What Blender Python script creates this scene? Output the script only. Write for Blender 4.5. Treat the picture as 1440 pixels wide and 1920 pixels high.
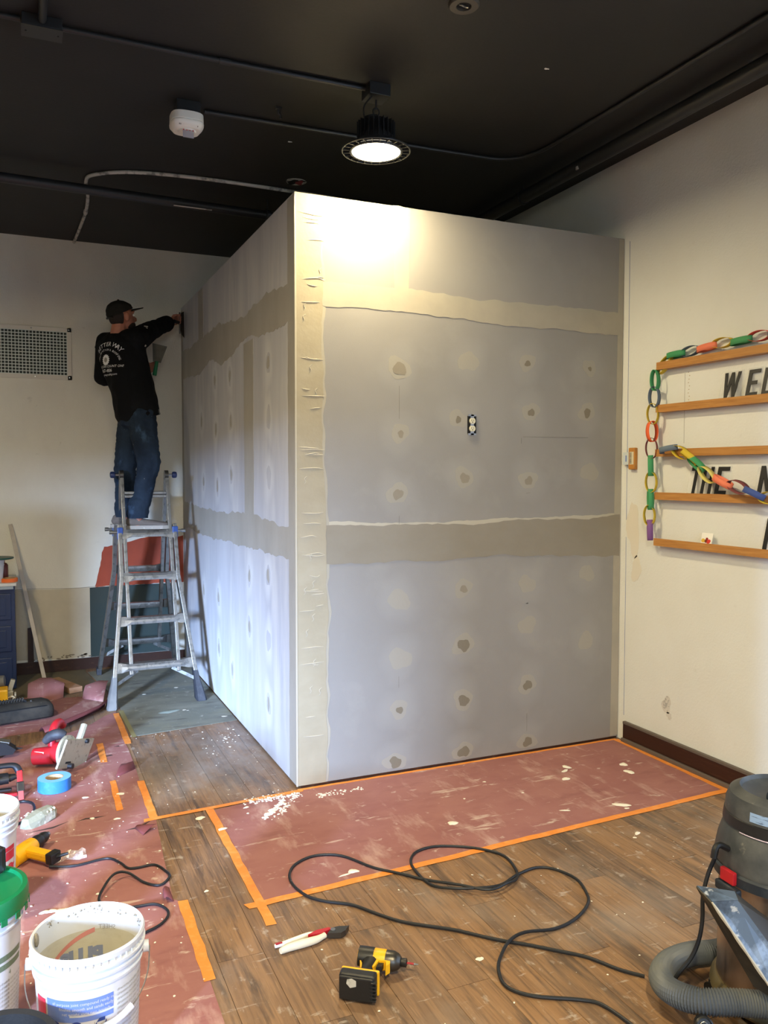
import bpy, bmesh, math, random
from mathutils import Vector, Matrix
from mathutils.bvhtree import BVHTree
from mathutils.geometry import tessellate_polygon
from math import sin, cos, pi, radians
random.seed(7)
SC = bpy.context.scene
for o in list(bpy.data.objects): bpy.data.objects.remove(o)
COL = SC.collection

# ------------------------------------------------------------------ camera
cd = bpy.data.cameras.new('camera'); cam = bpy.data.objects.new('camera', cd); COL.objects.link(cam)
cd.sensor_fit = 'VERTICAL'; cd.sensor_height = 36; cd.lens = 1547.356 * 36 / 1920
cd.clip_start = 0.02; cd.clip_end = 60
_r = Vector((.915744, -.401762, .000629)); _u = Vector((.018549, .043843, .998866)); _f = Vector((.401335, .914694, -.047601))
cam.matrix_world = Matrix(((_r.x, _u.x, -_f.x, -1.2282), (_r.y, _u.y, -_f.y, -3.8771), (_r.z, _u.z, -_f.z, 1.5737), (0, 0, 0, 1)))
SC.camera = cam

# ------------------------------------------------------------------ world, lights, exposure
SC.view_settings.view_transform = 'Standard'; SC.view_settings.look = 'None'
SC.view_settings.gamma = 1; SC.view_settings.use_curve_mapping = False
SC.view_settings.exposure = 0.1
w = bpy.data.worlds.new('world'); SC.world = w; w.use_nodes = True
w.node_tree.nodes['Background'].inputs[0].default_value = (.55, .72, 1, 1)
w.node_tree.nodes['Background'].inputs[1].default_value = .12

def area(name, loc, target, sx, sy, power, col, spread=180):
    l = bpy.data.lights.new(name, 'AREA'); l.shape = 'RECTANGLE'; l.size = sx; l.size_y = sy
    l.energy = power; l.color = col; l.spread = radians(spread)
    o = bpy.data.objects.new(name, l); COL.objects.link(o); o.location = loc
    o.rotation_euler = (Vector(target) - Vector(loc)).to_track_quat('-Z', 'Y').to_euler()
    return o
# daylight through the glazed door at the far left and the shop window behind the camera
area('door_daylight', (-11.9, -16.0, 4.0), (-5.2, -6.0, 1.7), 2.6, 2.2, 24000, (.42, .61, 1.0))
area('shop_window_daylight', (-2.8, -9.6, 2.9), (-.9, -5, 1.6), 4.0, 2.0, 300, (.60, .77, 1.0))
WARM = (1.0, .83, .50)

# ------------------------------------------------------------------ helpers
def S(r, g, b):
    def f(c):
        c /= 255.
        return c / 12.92 if c <= .04045 else ((c + .055) / 1.055) ** 2.4
    return (f(r), f(g), f(b), 1)

MATS = {}
def mat(name, col, rough=.6, metal=0, layers=(), bump=None, emit=None, alpha=None, trans=None, spec=None, coat=None, coord='Object'):
    m = bpy.data.materials.new(name); m.use_nodes = True; nt = m.node_tree; N = nt.nodes; L = nt.links
    b = N['Principled BSDF']; b.inputs['Base Color'].default_value = col
    b.inputs['Roughness'].default_value = rough; b.inputs['Metallic'].default_value = metal
    if spec is not None: b.inputs['Specular IOR Level'].default_value = spec
    if coat: b.inputs['Coat Weight'].default_value = coat
    if trans: b.inputs['Transmission Weight'].default_value = trans
    if alpha is not None: b.inputs['Alpha'].default_value = alpha
    if emit: b.inputs['Emission Color'].default_value = emit[0]; b.inputs['Emission Strength'].default_value = emit[1]
    if coord == 'World':
        g = N.new('ShaderNodeNewGeometry'); src = g.outputs['Position']
    else:
        t = N.new('ShaderNodeTexCoord'); src = t.outputs['Object']
    prev = None
    for i, (c2, scale, lo, hi, st, amt) in enumerate(layers):
        mp = N.new('ShaderNodeMapping'); L.new(src, mp.inputs[0]); mp.inputs['Scale'].default_value = st
        mp.inputs['Location'].default_value = (i * 3.1, i * 1.7, i * 5.3)
        n = N.new('ShaderNodeTexNoise'); L.new(mp.outputs[0], n.inputs['Vector'])
        n.inputs['Scale'].default_value = scale; n.inputs['Detail'].default_value = 5; n.inputs['Roughness'].default_value = .6
        r = N.new('ShaderNodeMapRange'); L.new(n.outputs[0], r.inputs[0])
        r.inputs[1].default_value = lo; r.inputs[2].default_value = hi; r.inputs[4].default_value = amt
        mx = N.new('ShaderNodeMix'); mx.data_type = 'RGBA'; L.new(r.outputs[0], mx.inputs[0])
        if prev is None: mx.inputs[6].default_value = col
        else: L.new(prev, mx.inputs[6])
        mx.inputs[7].default_value = c2; prev = mx.outputs[2]
    if prev: L.new(prev, b.inputs['Base Color'])
    if bump:
        n = N.new('ShaderNodeTexNoise'); L.new(src, n.inputs['Vector']); n.inputs['Scale'].default_value = bump[0]; n.inputs['Detail'].default_value = 4
        bp = N.new('ShaderNodeBump'); bp.inputs['Strength'].default_value = bump[1]; bp.inputs['Distance'].default_value = .004
        L.new(n.outputs[0], bp.inputs['Height']); L.new(bp.outputs[0], b.inputs['Normal'])
    MATS[name] = m; return m
U = (1, 1, 1)

def link(o, parent=None):
    COL.objects.link(o)
    if parent is not None: o.parent = parent
    return o
def tag(o, label=None, cat=None, group=None, kind=None):
    if label: o['label'] = label
    if cat: o['category'] = cat
    if group: o['group'] = group
    if kind: o['kind'] = kind
    return o
def obj(name, bm, m, parent=None, smooth=False, label=None):
    me = bpy.data.meshes.new(name); bmesh.ops.recalc_face_normals(bm, faces=bm.faces); bm.to_mesh(me); bm.free()
    for x in (m if isinstance(m, (list, tuple)) else [m]): me.materials.append(x)
    if smooth:
        me.polygons.foreach_set('use_smooth', [True] * len(me.polygons)); me.update()
        try: me.set_sharp_from_angle(angle=radians(smooth if smooth > 1 else 40))
        except Exception: pass
    o = link(bpy.data.objects.new(name, me), None)
    if parent is not None:
        o.parent = parent
        if parent.get('_w'): o.matrix_parent_inverse = parent.matrix_basis.inverted()
    if label: o['label'] = label
    return o
def thing(name, label, cat, loc=(0, 0, 0), rz=0, group=None, world=True):
    """Empty at the base. world=True: children are given in world coordinates."""
    e = bpy.data.objects.new(name, None); COL.objects.link(e); e.location = loc; e.rotation_euler = (0, 0, rz); e.empty_display_size = .05
    bpy.context.view_layer.update() if False else None
    tag(e, label, cat, group)
    if world: WORLD.add(e.name)
    return e
WORLD = set()
def finish_parents():
    bpy.context.view_layer.update()
    for o in COL.objects:
        p = o.parent
        if p and p.name in WORLD: o.matrix_parent_inverse = p.matrix_world.inverted()

def bx(bm, c, s, R=None, bev=0):
    r = bmesh.ops.create_cube(bm, size=1)
    vs = r['verts']
    for v in vs: v.co = Vector((v.co.x * s[0], v.co.y * s[1], v.co.z * s[2]))
    if bev:
        es = list({e for v in vs for e in v.link_edges})
        rr = bmesh.ops.bevel(bm, geom=es, offset=bev, segments=2, affect='EDGES', profile=.6)
        vs = list({v for f in rr['faces'] for v in f.verts} | {v for v in vs if v.is_valid})
        # collect island
        seen = set(vs); st = list(vs)
        while st:
            v = st.pop()
            for e in v.link_edges:
                q = e.other_vert(v)
                if q not in seen: seen.add(q); st.append(q)
        vs = list(seen)
    for v in vs:
        if R is not None: v.co = R @ v.co
        v.co += Vector(c)
    return vs
def frame(d):
    d = Vector(d).normalized(); q = d.to_track_quat('Z', 'Y'); return q.to_matrix()
def cyl(bm, p0, p1, r0, r1=None, n=16, cap=True):
    p0 = Vector(p0); p1 = Vector(p1); r1 = r0 if r1 is None else r1
    M = frame(p1 - p0); a = []; b = []
    for i in range(n):
        t = 2 * pi * i / n; d = M @ Vector((cos(t), sin(t), 0))
        a.append(bm.verts.new(p0 + d * r0)); b.append(bm.verts.new(p1 + d * r1))
    for i in range(n): bm.faces.new((a[i], a[(i + 1) % n], b[(i + 1) % n], b[i]))
    if cap: bm.faces.new(a[::-1]); bm.faces.new(b)
    return a + b
def catmull(pts, k=6):
    P = [Vector(p) for p in pts]; P = [2 * P[0] - P[1]] + P + [2 * P[-1] - P[-2]]; out = []
    for i in range(1, len(P) - 2):
        a, b, c, d = P[i - 1:i + 3]
        for j in range(k):
            t = j / k
            out.append(.5 * ((2 * b) + (c - a) * t + (2 * a - 5 * b + 4 * c - d) * t * t + (3 * b - a - 3 * c + d) * t ** 3))
    out.append(P[-2]); return out
def tube(bm, pts, r, n=8, smooth=6, rf=None):
    P = catmull(pts, smooth) if smooth else [Vector(p) for p in pts]
    up = Vector((0, 0, 1)); prev = None; T0 = (P[1] - P[0]).normalized()
    nrm = T0.orthogonal().normalized() if abs(T0.z) > .9 else T0.cross(up).normalized()
    for i, p in enumerate(P):
        T = (P[min(i + 1, len(P) - 1)] - P[max(i - 1, 0)])
        if T.length < 1e-7: T = T0
        T.normalize(); nrm = (nrm - T * nrm.dot(T)).normalized(); bn = T.cross(nrm)
        rr = rf(i, len(P)) if rf else r
        ring = [bm.verts.new(p + (nrm * cos(2 * pi * k / n) + bn * sin(2 * pi * k / n)) * rr) for k in range(n)]
        if prev:
            for k in range(n): bm.faces.new((prev[k], prev[(k + 1) % n], ring[(k + 1) % n], ring[k]))
        else: bm.faces.new(ring[::-1])
        prev = ring
    bm.faces.new(prev)
def lathe(bm, prof, c=(0, 0, 0), n=48, M=None, cap0=False, cap1=False, a0=0, a1=2 * pi):
    full = abs(a1 - a0 - 2 * pi) < 1e-6; prev = None; c = Vector(c); first = None
    m = n if full else n + 1
    for (r, z) in prof:
        ring = []
        for i in range(m):
            t = a0 + (a1 - a0) * i / n; v = Vector((cos(t) * r, sin(t) * r, z))
            if M is not None: v = M @ v
            ring.append(bm.verts.new(v + c))
        if prev:
            for i in range(n if not full else m):
                j = (i + 1) % m
                bm.faces.new((prev[i], prev[j], ring[j], ring[i]))
        else: first = ring
        prev = ring
    if cap0: bm.faces.new(first[::-1])
    if cap1: bm.faces.new(prev)
def prism(bm, pts, f3, th):
    """closed 2-D outline mapped by f3(u,v,h) extruded from h=0 to h=th"""
    a = [bm.verts.new(f3(u, v, 0)) for u, v in pts]; b = [bm.verts.new(f3(u, v, th)) for u, v in pts]
    n = len(pts)
    for t in tessellate_polygon([[Vector((u, v, 0)) for u, v in pts]]):
        try: bm.faces.new([b[i] for i in t]); bm.faces.new([a[i] for i in t][::-1])
        except ValueError: pass
    for i in range(n): bm.faces.new((a[i], a[(i + 1) % n], b[(i + 1) % n], b[i]))
def XY(u, v, h): return Vector((u, v, h))
def front(u, v, h): return Vector((u, -h, v))            # on the partition's front face (y=0), h out toward -y
def leftf(u, v, h): return Vector((-h, u, v))            # on the partition's left face (x=0), u = y
W_, D_, HP, HC = 1.9934, 3.0935, 2.9253, 3.3827
def rightw(u, v, h): return Vector((W_ - h, u, v))
def backw(u, v, h): return Vector((u, D_ - h, v))
def ceilf(u, v, h): return Vector((u, v, HC - h))
def blob(cx, cy, rx, ry, n=22, jit=.12, rot=0, seed=None):
    rd = random.Random(seed); ph = [rd.uniform(0, 6.28) for _ in range(4)]; out = []
    for i in range(n):
        t = 2 * pi * i / n
        k = 1 + jit * (sin(2 * t + ph[0]) * .7 + sin(3 * t + ph[1]) * .6 + sin(5 * t + ph[2]) * .35 + rd.uniform(-.3, .3))
        x = rx * k * cos(t); y = ry * k * sin(t)
        out.append((cx + x * cos(rot) - y * sin(rot), cy + x * sin(rot) + y * cos(rot)))
    return out
def ragged(top, bot, step=.03, j=.006, seed=1):
    """outline between two polylines given as lists of (u,v) with increasing u; both edges get a ragged trowel edge"""
    rd = random.Random(seed)
    def run(pl, amp):
        out = []; off = 0
        for (a, b), (c, d) in zip(pl, pl[1:]):
            L = math.hypot(c - a, d - b); n = max(1, int(L / step))
            nx, ny = -(d - b) / L, (c - a) / L
            for i in range(n):
                t = i / n; off = off * .7 + rd.uniform(-amp, amp)
                out.append((a + (c - a) * t + nx * off, b + (d - b) * t + ny * off))
        out.append(pl[-1]); return out
    return run(bot, j) + run(top, j)[::-1]
def text_tris(s, size=1, align='CENTER', res=2, shear=0, bold=0):
    cu = bpy.data.curves.new('t', 'FONT'); cu.body = s; cu.size = size; cu.align_x = align; cu.resolution_u = res; cu.shear = shear; cu.offset = bold
    o = bpy.data.objects.new('t', cu); me = o.to_mesh()
    v = [(p.co.x, p.co.y) for p in me.vertices]; f = [tuple(p.vertices) for p in me.polygons]
    o.to_mesh_clear(); bpy.data.objects.remove(o); bpy.data.curves.remove(cu); return v, f
def text_to(bm, s, size, f3, align='CENTER', shear=0, bold=0, th=None):
    v, f = text_tris(s, size, align, shear=shear, bold=bold)
    vs = [bm.verts.new(f3(x, y)) for x, y in v]
    for t in f:
        try: bm.faces.new([vs[i] for i in t])
        except ValueError: pass
def organic(name, prims, m, parent, voxel=.008, smooth=6, disp=None, label=None, cut=None):
    """one continuous surface from tapered capsules and ellipsoids: voxel remesh + smoothing"""
    bm = bmesh.new()
    for p in prims:
        b2 = bmesh.new()
        for (c, r) in (p if isinstance(p[0], tuple) and len(p[0]) == 2 and not isinstance(p[0][0], (int, float)) else [p]):
            R = r if isinstance(r, (tuple, list)) else (r, r, r)
            M = Matrix.Identity(3)
            if len(R) == 4: M = R[3]; R = R[:3]
            q = bmesh.ops.create_icosphere(b2, subdivisions=2, radius=1)
            for v in q['verts']: v.co = M @ Vector((v.co.x * R[0], v.co.y * R[1], v.co.z * R[2])) + Vector(c)
        h = bmesh.ops.convex_hull(b2, input=b2.verts)
        bmesh.ops.delete(b2, geom=list({g for g in h['geom_interior'] + h['geom_unused'] if isinstance(g, bmesh.types.BMVert) and g.is_valid}), context='VERTS')
        me = bpy.data.meshes.new('x'); bmesh.ops.recalc_face_normals(b2, faces=b2.faces); b2.to_mesh(me); b2.free(); bm.from_mesh(me); bpy.data.meshes.remove(me)
    me = bpy.data.meshes.new('x'); bm.to_mesh(me); bm.free(); o = bpy.data.objects.new('x', me); COL.objects.link(o)
    md = o.modifiers.new('r', 'REMESH'); md.mode = 'VOXEL'; md.voxel_size = voxel
    ms = o.modifiers.new('s', 'SMOOTH'); ms.factor = .5; ms.iterations = smooth
    dg = bpy.context.evaluated_depsgraph_get(); dg.update()
    m2 = bpy.data.meshes.new_from_object(o.evaluated_get(dg)); bpy.data.objects.remove(o)
    if disp:
        cn = [(v.co.copy(), v.normal.copy()) for v in m2.vertices]
        for v, (c, n) in zip(m2.vertices, cn): v.co = c + n * disp(c, n)
    bm = bmesh.new(); bm.from_mesh(m2); bpy.data.meshes.remove(m2)
    if cut:
        for (pc, pn) in cut: bmesh.ops.bisect_plane(bm, geom=bm.verts[:] + bm.edges[:] + bm.faces[:], plane_co=pc, plane_no=pn, clear_outer=True)
    return obj(name, bm, m, parent, smooth=60, label=label)

# ------------------------------------------------------------------ materials
M_wall = mat('painted_wall', S(222, 223, 216), .75, layers=[(S(210, 208, 197), 2.2, .35, .75, U, .5), (S(196, 190, 176), 9, .68, .76, U, .35)], bump=(90, .35), coord='World')
M_wallb = mat('painted_back_wall', S(224, 220, 204), .8, layers=[(S(204, 195, 180), 1.6, .4, .7, (1, 1, .6), .6), (S(170, 160, 146), 12, .68, .76, U, .35)], bump=(110, .6), coord='World')
M_ceil = mat('black_ceiling_paint', S(27, 27, 26), .62, layers=[(S(35, 33, 31), 3, .4, .7, U, .7)], bump=(60, .15), coord='World')
M_black = mat('black_painted_metal', S(36, 37, 38), .42)
M_conduit = mat('white_primed_conduit', S(190, 188, 180), .5, layers=[(S(60, 60, 58), 14, .5, .6, U, .7)])
M_greyc = mat('grey_conduit', S(120, 122, 122), .4, .5)
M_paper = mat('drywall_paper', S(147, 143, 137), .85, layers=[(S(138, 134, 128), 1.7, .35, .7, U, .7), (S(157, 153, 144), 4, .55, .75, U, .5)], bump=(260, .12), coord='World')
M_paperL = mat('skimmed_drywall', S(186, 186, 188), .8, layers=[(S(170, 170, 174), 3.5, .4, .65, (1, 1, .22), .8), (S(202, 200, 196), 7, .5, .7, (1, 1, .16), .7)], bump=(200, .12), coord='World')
M_comp = mat('wet_joint_compound', S(136, 127, 110), .7, layers=[(S(144, 136, 120), 5, .35, .7, (1, 1, 1.6), .8), (S(138, 129, 112), 2.5, .5, .75, U, .6)], bump=(40, .15), coord='World')
M_comp2 = mat('dry_joint_compound', S(168, 160, 142), .8, layers=[(S(158, 151, 135), 6, .4, .7, U, .8)], bump=(60, .1), coord='World')
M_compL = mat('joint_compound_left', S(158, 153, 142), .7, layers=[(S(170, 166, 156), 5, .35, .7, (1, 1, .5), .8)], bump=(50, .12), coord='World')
M_compE = mat('compound_edge', S(180, 172, 153), .75, bump=(60, .2))
M_compW = mat('white_compound', S(232, 226, 210), .7, bump=(60, .3))
M_wood = mat('oak_ledge', S(184, 130, 66), .45, layers=[(S(160, 106, 50), 9, .4, .65, (3, .5, 9), .8), (S(200, 150, 84), 18, .5, .7, (3, .4, 9), .6)])
M_trim = mat('dark_stained_trim', S(52, 28, 18), .38, layers=[(S(84, 52, 34), 20, .58, .72, (1, .3, 3), .7)])
M_trimg = mat('dusty_quarter_round', S(96, 86, 78), .6)
M_rosin = mat('red_rosin_paper', S(146, 96, 92), .85, layers=[(S(160, 112, 104), 2.2, .4, .7, U, .7), (S(132, 82, 80), 5, .45, .7, (1, 2, 1), .5), (S(192, 160, 148), 4.5, .56, .70, (2.6, .8, 1), .6), (S(110, 62, 62), 3.5, .58, .72, (.8, 2, 1), .5), (S(208, 190, 176), 14, .63, .72, (1, 1.6, 1), .6), (S(214, 196, 180), 7, .64, .70, (.5, 3, 1), .5)], bump=(30, .3), coord='World')
M_rosin2 = mat('rosin_paper_underside', S(118, 60, 60), .85, layers=[(S(96, 46, 50), 8, .4, .7, U, .6)])
M_tape = mat('orange_masking_tape', S(228, 138, 54), .6, layers=[(S(240, 172, 104), 20, .5, .7, U, .6), (S(196, 110, 46), 8, .6, .75, U, .6)], bump=(120, .2), coord='World')
M_board = mat('grey_dusty_sheet', S(112, 114, 102), .7, layers=[(S(132, 132, 118), 3.5, .4, .7, (.7, 1.6, 1), .8), (S(92, 92, 84), 6, .5, .7, (.6, 2, 1), .7), (S(168, 168, 156), 24, .62, .70, U, .6), (S(76, 74, 66), 9, .58, .70, (.5, 1.8, 1), .7), (S(140, 136, 104), 2.2, .55, .7, U, .5)], coord='World')
M_alu = mat('scuffed_aluminium', S(138, 138, 134), .38, .8, layers=[(S(92, 90, 85), 26, .5, .66, U, .7), (S(214, 212, 204), 60, .66, .7, U, .7)])
M_rub = mat('grey_rubber', S(104, 104, 102), .7, layers=[(S(128, 126, 120), 12, .45, .7, U, .7)])
M_rubd = mat('dark_rubber', S(44, 46, 52), .6, layers=[(S(70, 72, 76), 20, .5, .7, U, .6)])
M_navy = mat('navy_plastic', S(26, 40, 76), .4)
M_bluep = mat('blue_plastic', S(36, 66, 124), .4)
M_bkpl = mat('black_plastic', S(26, 27, 29), .42, layers=[(S(52, 53, 54), 30, .6, .72, U, .6)])
M_bkrub = mat('black_cord_rubber', S(24, 27, 32), .5, layers=[(S(150, 150, 146), 18, .72, .76, U, .7)])
M_white = mat('white_plastic', S(238, 236, 226), .4)
M_offw = mat('ivory_plastic', S(214, 206, 176), .4)
M_yel = mat('yellow_plastic', S(236, 176, 20), .42, layers=[(S(196, 140, 14), 30, .6, .7, U, .5)])
M_red = mat('red_plastic', S(176, 30, 40), .38, layers=[(S(120, 24, 32), 14, .5, .7, U, .6)])
M_steel = mat('steel', S(150, 150, 148), .3, .9, layers=[(S(96, 94, 90), 30, .5, .7, U, .6)])
M_dsteel = mat('dark_steel', S(86, 84, 80), .35, .85)
M_tool = mat('cast_grey_alloy', S(176, 170, 148), .5, .3, layers=[(S(110, 104, 90), 40, .55, .68, U, .7)])
M_bucket = mat('white_bucket_plastic', S(206, 207, 208), .38, layers=[(S(186, 182, 170), 6, .5, .75, U, .6)], spec=.5)
M_bin = mat('bucket_inside', S(190, 186, 172), .5, layers=[(S(176, 170, 152), 12, .5, .66, (1, 1, 2.4), .6), (S(130, 122, 104), 34, .68, .74, U, .6)])
M_green = mat('green_lid_plastic', S(18, 112, 66), .32, layers=[(S(150, 184, 160), 7, .58, .72, U, .5)])
M_inkb = mat('blue_print', S(104, 128, 190), .5)
M_inkbd = mat('dark_blue_print', S(44, 62, 128), .5)
M_inkr = mat('red_print', S(196, 44, 62), .5)
M_inkrf = mat('faded_red_print', S(196, 128, 122), .6)
M_inkbf = mat('faded_blue_print', S(126, 136, 168), .6)
M_inkg = mat('grey_print', S(150, 146, 136), .5)
M_inkgf = mat('green_grey_print', S(104, 120, 98), .5)
M_btape = mat('blue_tape', S(44, 112, 184), .6, layers=[(S(64, 134, 204), 30, .5, .7, U, .6)])
M_btape2 = mat('blue_tape_side', S(112, 176, 226), .6)
M_card = mat('cardboard_core', S(176, 150, 112), .7)
M_cloth = mat('black_cloth', S(15, 16, 18), .95, layers=[(S(27, 29, 32), 7, .5, .72, U, .5), (S(120, 120, 116), 55, .74, .77, U, .5)], bump=(120, .3), spec=.2)
M_cap = mat('cap_cloth', S(34, 33, 30), .9, bump=(300, .3), spec=.2)
M_jean = mat('denim', S(42, 56, 72), .9, layers=[(S(24, 34, 48), 7, .4, .65, (1, 1, .6), .8), (S(70, 96, 124), 11, .58, .72, (1, 1, .7), .6), (S(196, 200, 200), 46, .7, .74, (1, 1, .6), .7)], bump=(220, .4), spec=.2)
M_skin = mat('skin', S(176, 116, 92), .55, layers=[(S(160, 92, 74), 22, .5, .7, U, .5)])
M_hair = mat('dark_hair', S(36, 26, 20), .8, bump=(200, .5))
M_shoe = mat('taupe_shoe', S(104, 96, 90), .8, layers=[(S(140, 134, 126), 14, .5, .7, U, .6)], bump=(80, .3))
M_sole = mat('shoe_sole', S(160, 154, 144), .7, layers=[(S(230, 228, 220), 40, .62, .68, U, .8)])
M_cab = mat('navy_cabinet_paint', S(24, 44, 84), .45, layers=[(S(18, 34, 66), 5, .4, .7, U, .5)])
M_ctop = mat('laminate_worktop', S(206, 208, 206), .35)
M_green_p = mat('dark_green_paint', S(34, 50, 46), .6, layers=[(S(52, 56, 44), 2.5, .45, .7, U, .7)], coord='World')
M_orange_p = mat('rust_orange_paint', S(164, 66, 34), .65, layers=[(S(140, 54, 30), 3, .45, .7, U, .6)], coord='World')
M_hole = mat('dark_recess', S(10, 10, 10), .9)
M_acr = mat('clear_acrylic', S(232, 234, 236), .12, alpha=.12)
M_lblk = mat('black_letter', S(20, 20, 20), .45)
M_plate = mat('steel_tank', S(168, 150, 138), .3, .85, layers=[(S(120, 104, 96), 8, .45, .7, (1, 1, .4), .7), (S(206, 206, 210), 14, .64, .72, (1, 1, .3), .7)])
M_vac = mat('dusty_black_vac', S(52, 56, 60), .5, layers=[(S(92, 94, 94), 7, .45, .72, U, .8), (S(132, 128, 118), 24, .66, .74, U, .5)])
M_vacd = mat('vac_dark_trim', S(36, 44, 54), .45, layers=[(S(70, 76, 82), 16, .55, .7, U, .6)])
M_hose = mat('grey_hose', S(84, 90, 98), .5, layers=[(S(104, 104, 96), 5, .45, .7, U, .8), (S(170, 176, 184), 50, .7, .75, U, .6)])
M_pan = mat('muddy_steel_pan', S(104, 120, 138), .45, .4, layers=[(S(160, 178, 200), 7, .52, .62, (1, 1, 1), .9), (S(58, 66, 76), 9, .5, .62, U, .8), (S(206, 208, 204), 26, .66, .7, U, .8)])
M_panshade = mat('shaded_pan_side', S(46, 42, 36), .6, layers=[(S(84, 76, 60), 10, .5, .7, U, .6)])  # dark outer sides of the pan: shade painted into their colour
M_lblb = mat('light_blue_label', S(140, 168, 206), .4, layers=[(S(60, 78, 110), 90, .58, .64, (.4, .4, 3), .8)])
M_bag = mat('dusty_black_case', S(36, 35, 31), .85, layers=[(S(70, 64, 54), 6, .42, .7, U, .8), (S(120, 114, 100), 30, .7, .76, U, .6)], bump=(60, .4))
M_rock = mat('dried_mud_block', S(134, 132, 112), .85, layers=[(S(206, 202, 186), 10, .55, .66, U, .9), (S(96, 96, 80), 7, .5, .7, U, .6)], bump=(40, .8))
M_pine = mat('pine_block', S(168, 128, 96), .7, layers=[(S(140, 100, 70), 10, .45, .7, (.6, 4, 4), .7)])
M_stick = mat('primed_trim_strip', S(186, 176, 162), .6, layers=[(S(150, 138, 124), 6, .5, .7, U, .5)])
M_glow = mat('lamp_lens', S(255, 250, 230), .4, emit=((1, .93, .74, 1), 11))
M_galv = mat('galvanised_box', S(120, 120, 116), .4, .7)

# floor planks: colour and grain differ per board, long soft strips of grain along y
def plank_mat():
    m = bpy.data.materials.new('worn_wood_planks'); m.use_nodes = True; nt = m.node_tree; N = nt.nodes; L = nt.links
    b = N['Principled BSDF']; b.inputs['Roughness'].default_value = .5
    g = N.new('ShaderNodeNewGeometry'); oi = N.new('ShaderNodeObjectInfo')
    mul = N.new('ShaderNodeMath'); mul.operation = 'MULTIPLY'; mul.inputs[1].default_value = 37; L.new(oi.outputs['Random'], mul.inputs[0])
    add = N.new('ShaderNodeVectorMath'); add.operation = 'ADD'; L.new(g.outputs['Position'], add.inputs[0]); L.new(mul.outputs[0], add.inputs[1])
    def noise(vec, st, sc, det=6, ro=.6):
        mp = N.new('ShaderNodeMapping'); mp.inputs['Scale'].default_value = st; L.new(vec, mp.inputs[0])
        n = N.new('ShaderNodeTexNoise'); n.inputs['Scale'].default_value = sc; n.inputs['Detail'].default_value = det; n.inputs['Roughness'].default_value = ro
        L.new(mp.outputs[0], n.inputs['Vector']); return n.outputs[0]
    def mixc(f, a, c, lo, hi, amt=1):
        r = N.new('ShaderNodeMapRange'); L.new(f, r.inputs[0]); r.inputs[1].default_value = lo; r.inputs[2].default_value = hi; r.inputs[4].default_value = amt
        x = N.new('ShaderNodeMix'); x.data_type = 'RGBA'; L.new(r.outputs[0], x.inputs[0])
        if isinstance(a, tuple): x.inputs[6].default_value = a
        else: L.new(a, x.inputs[6])
        x.inputs[7].default_value = c; return x.outputs[2]
    c = mixc(oi.outputs['Random'], S(138, 104, 72), S(108, 86, 68), 0, 1)
    c = mixc(noise(add.outputs[0], (11, .9, 1), 1.0), c, S(150, 114, 78), .48, .64, .7)
    c = mixc(noise(add.outputs[0], (9, 1.1, 1), 1.6), c, S(72, 60, 52), .53, .64, .8)
    c = mixc(noise(add.outputs[0], (20, 1.2, 1), 2.0), c, S(160, 124, 88), .52, .62, .4)
    c = mixc(noise(add.outputs[0], (42, 1.6, 1), 2.2), c, S(84, 62, 46), .5, .66, .6)
    c = mixc(noise(add.outputs[0], (60, 2.5, 1), 3), c, S(168, 134, 98), .58, .7, .5)
    c = mixc(noise(g.outputs['Position'], (1, 1, 1), 1.6), c, S(150, 138, 126), .50, .72, .55)
    c = mixc(noise(g.outputs['Position'], (2.4, 1.2, 1), 9), c, S(196, 186, 172), .60, .70, .5)
    c = mixc(noise(g.outputs['Position'], (.6, 2.2, 1), 13), c, S(190, 180, 168), .62, .68, .45)
    # plaster dust tracked around the partition corner
    ds = N.new('ShaderNodeVectorMath'); ds.operation = 'DISTANCE'; L.new(g.outputs['Position'], ds.inputs[0]); ds.inputs[1].default_value = (-.25, .62, 0)
    rr = N.new('ShaderNodeMapRange'); L.new(ds.outputs['Value'], rr.inputs[0]); rr.inputs[1].default_value = 1.0; rr.inputs[2].default_value = .2; rr.inputs[3].default_value = 0; rr.inputs[4].default_value = 1
    m1 = N.new('ShaderNodeMath'); m1.operation = 'MULTIPLY'; L.new(rr.outputs[0], m1.inputs[0]); L.new(noise(g.outputs['Position'], (1.6, 1, 1), 7), m1.inputs[1])
    c = mixc(m1.outputs[0], c, S(158, 150, 142), .22, .60, .65)
    L.new(c, b.inputs['Base Color'])
    bp = N.new('ShaderNodeBump'); bp.inputs['Strength'].default_value = .25; bp.inputs['Distance'].default_value = .002
    L.new(noise(add.outputs[0], (50, 2, 1), 2), bp.inputs['Height']); L.new(bp.outputs[0], b.inputs['Normal'])
    return m
M_plank = plank_mat()
M_sub = mat('subfloor', S(60, 48, 40), .8)

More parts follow.
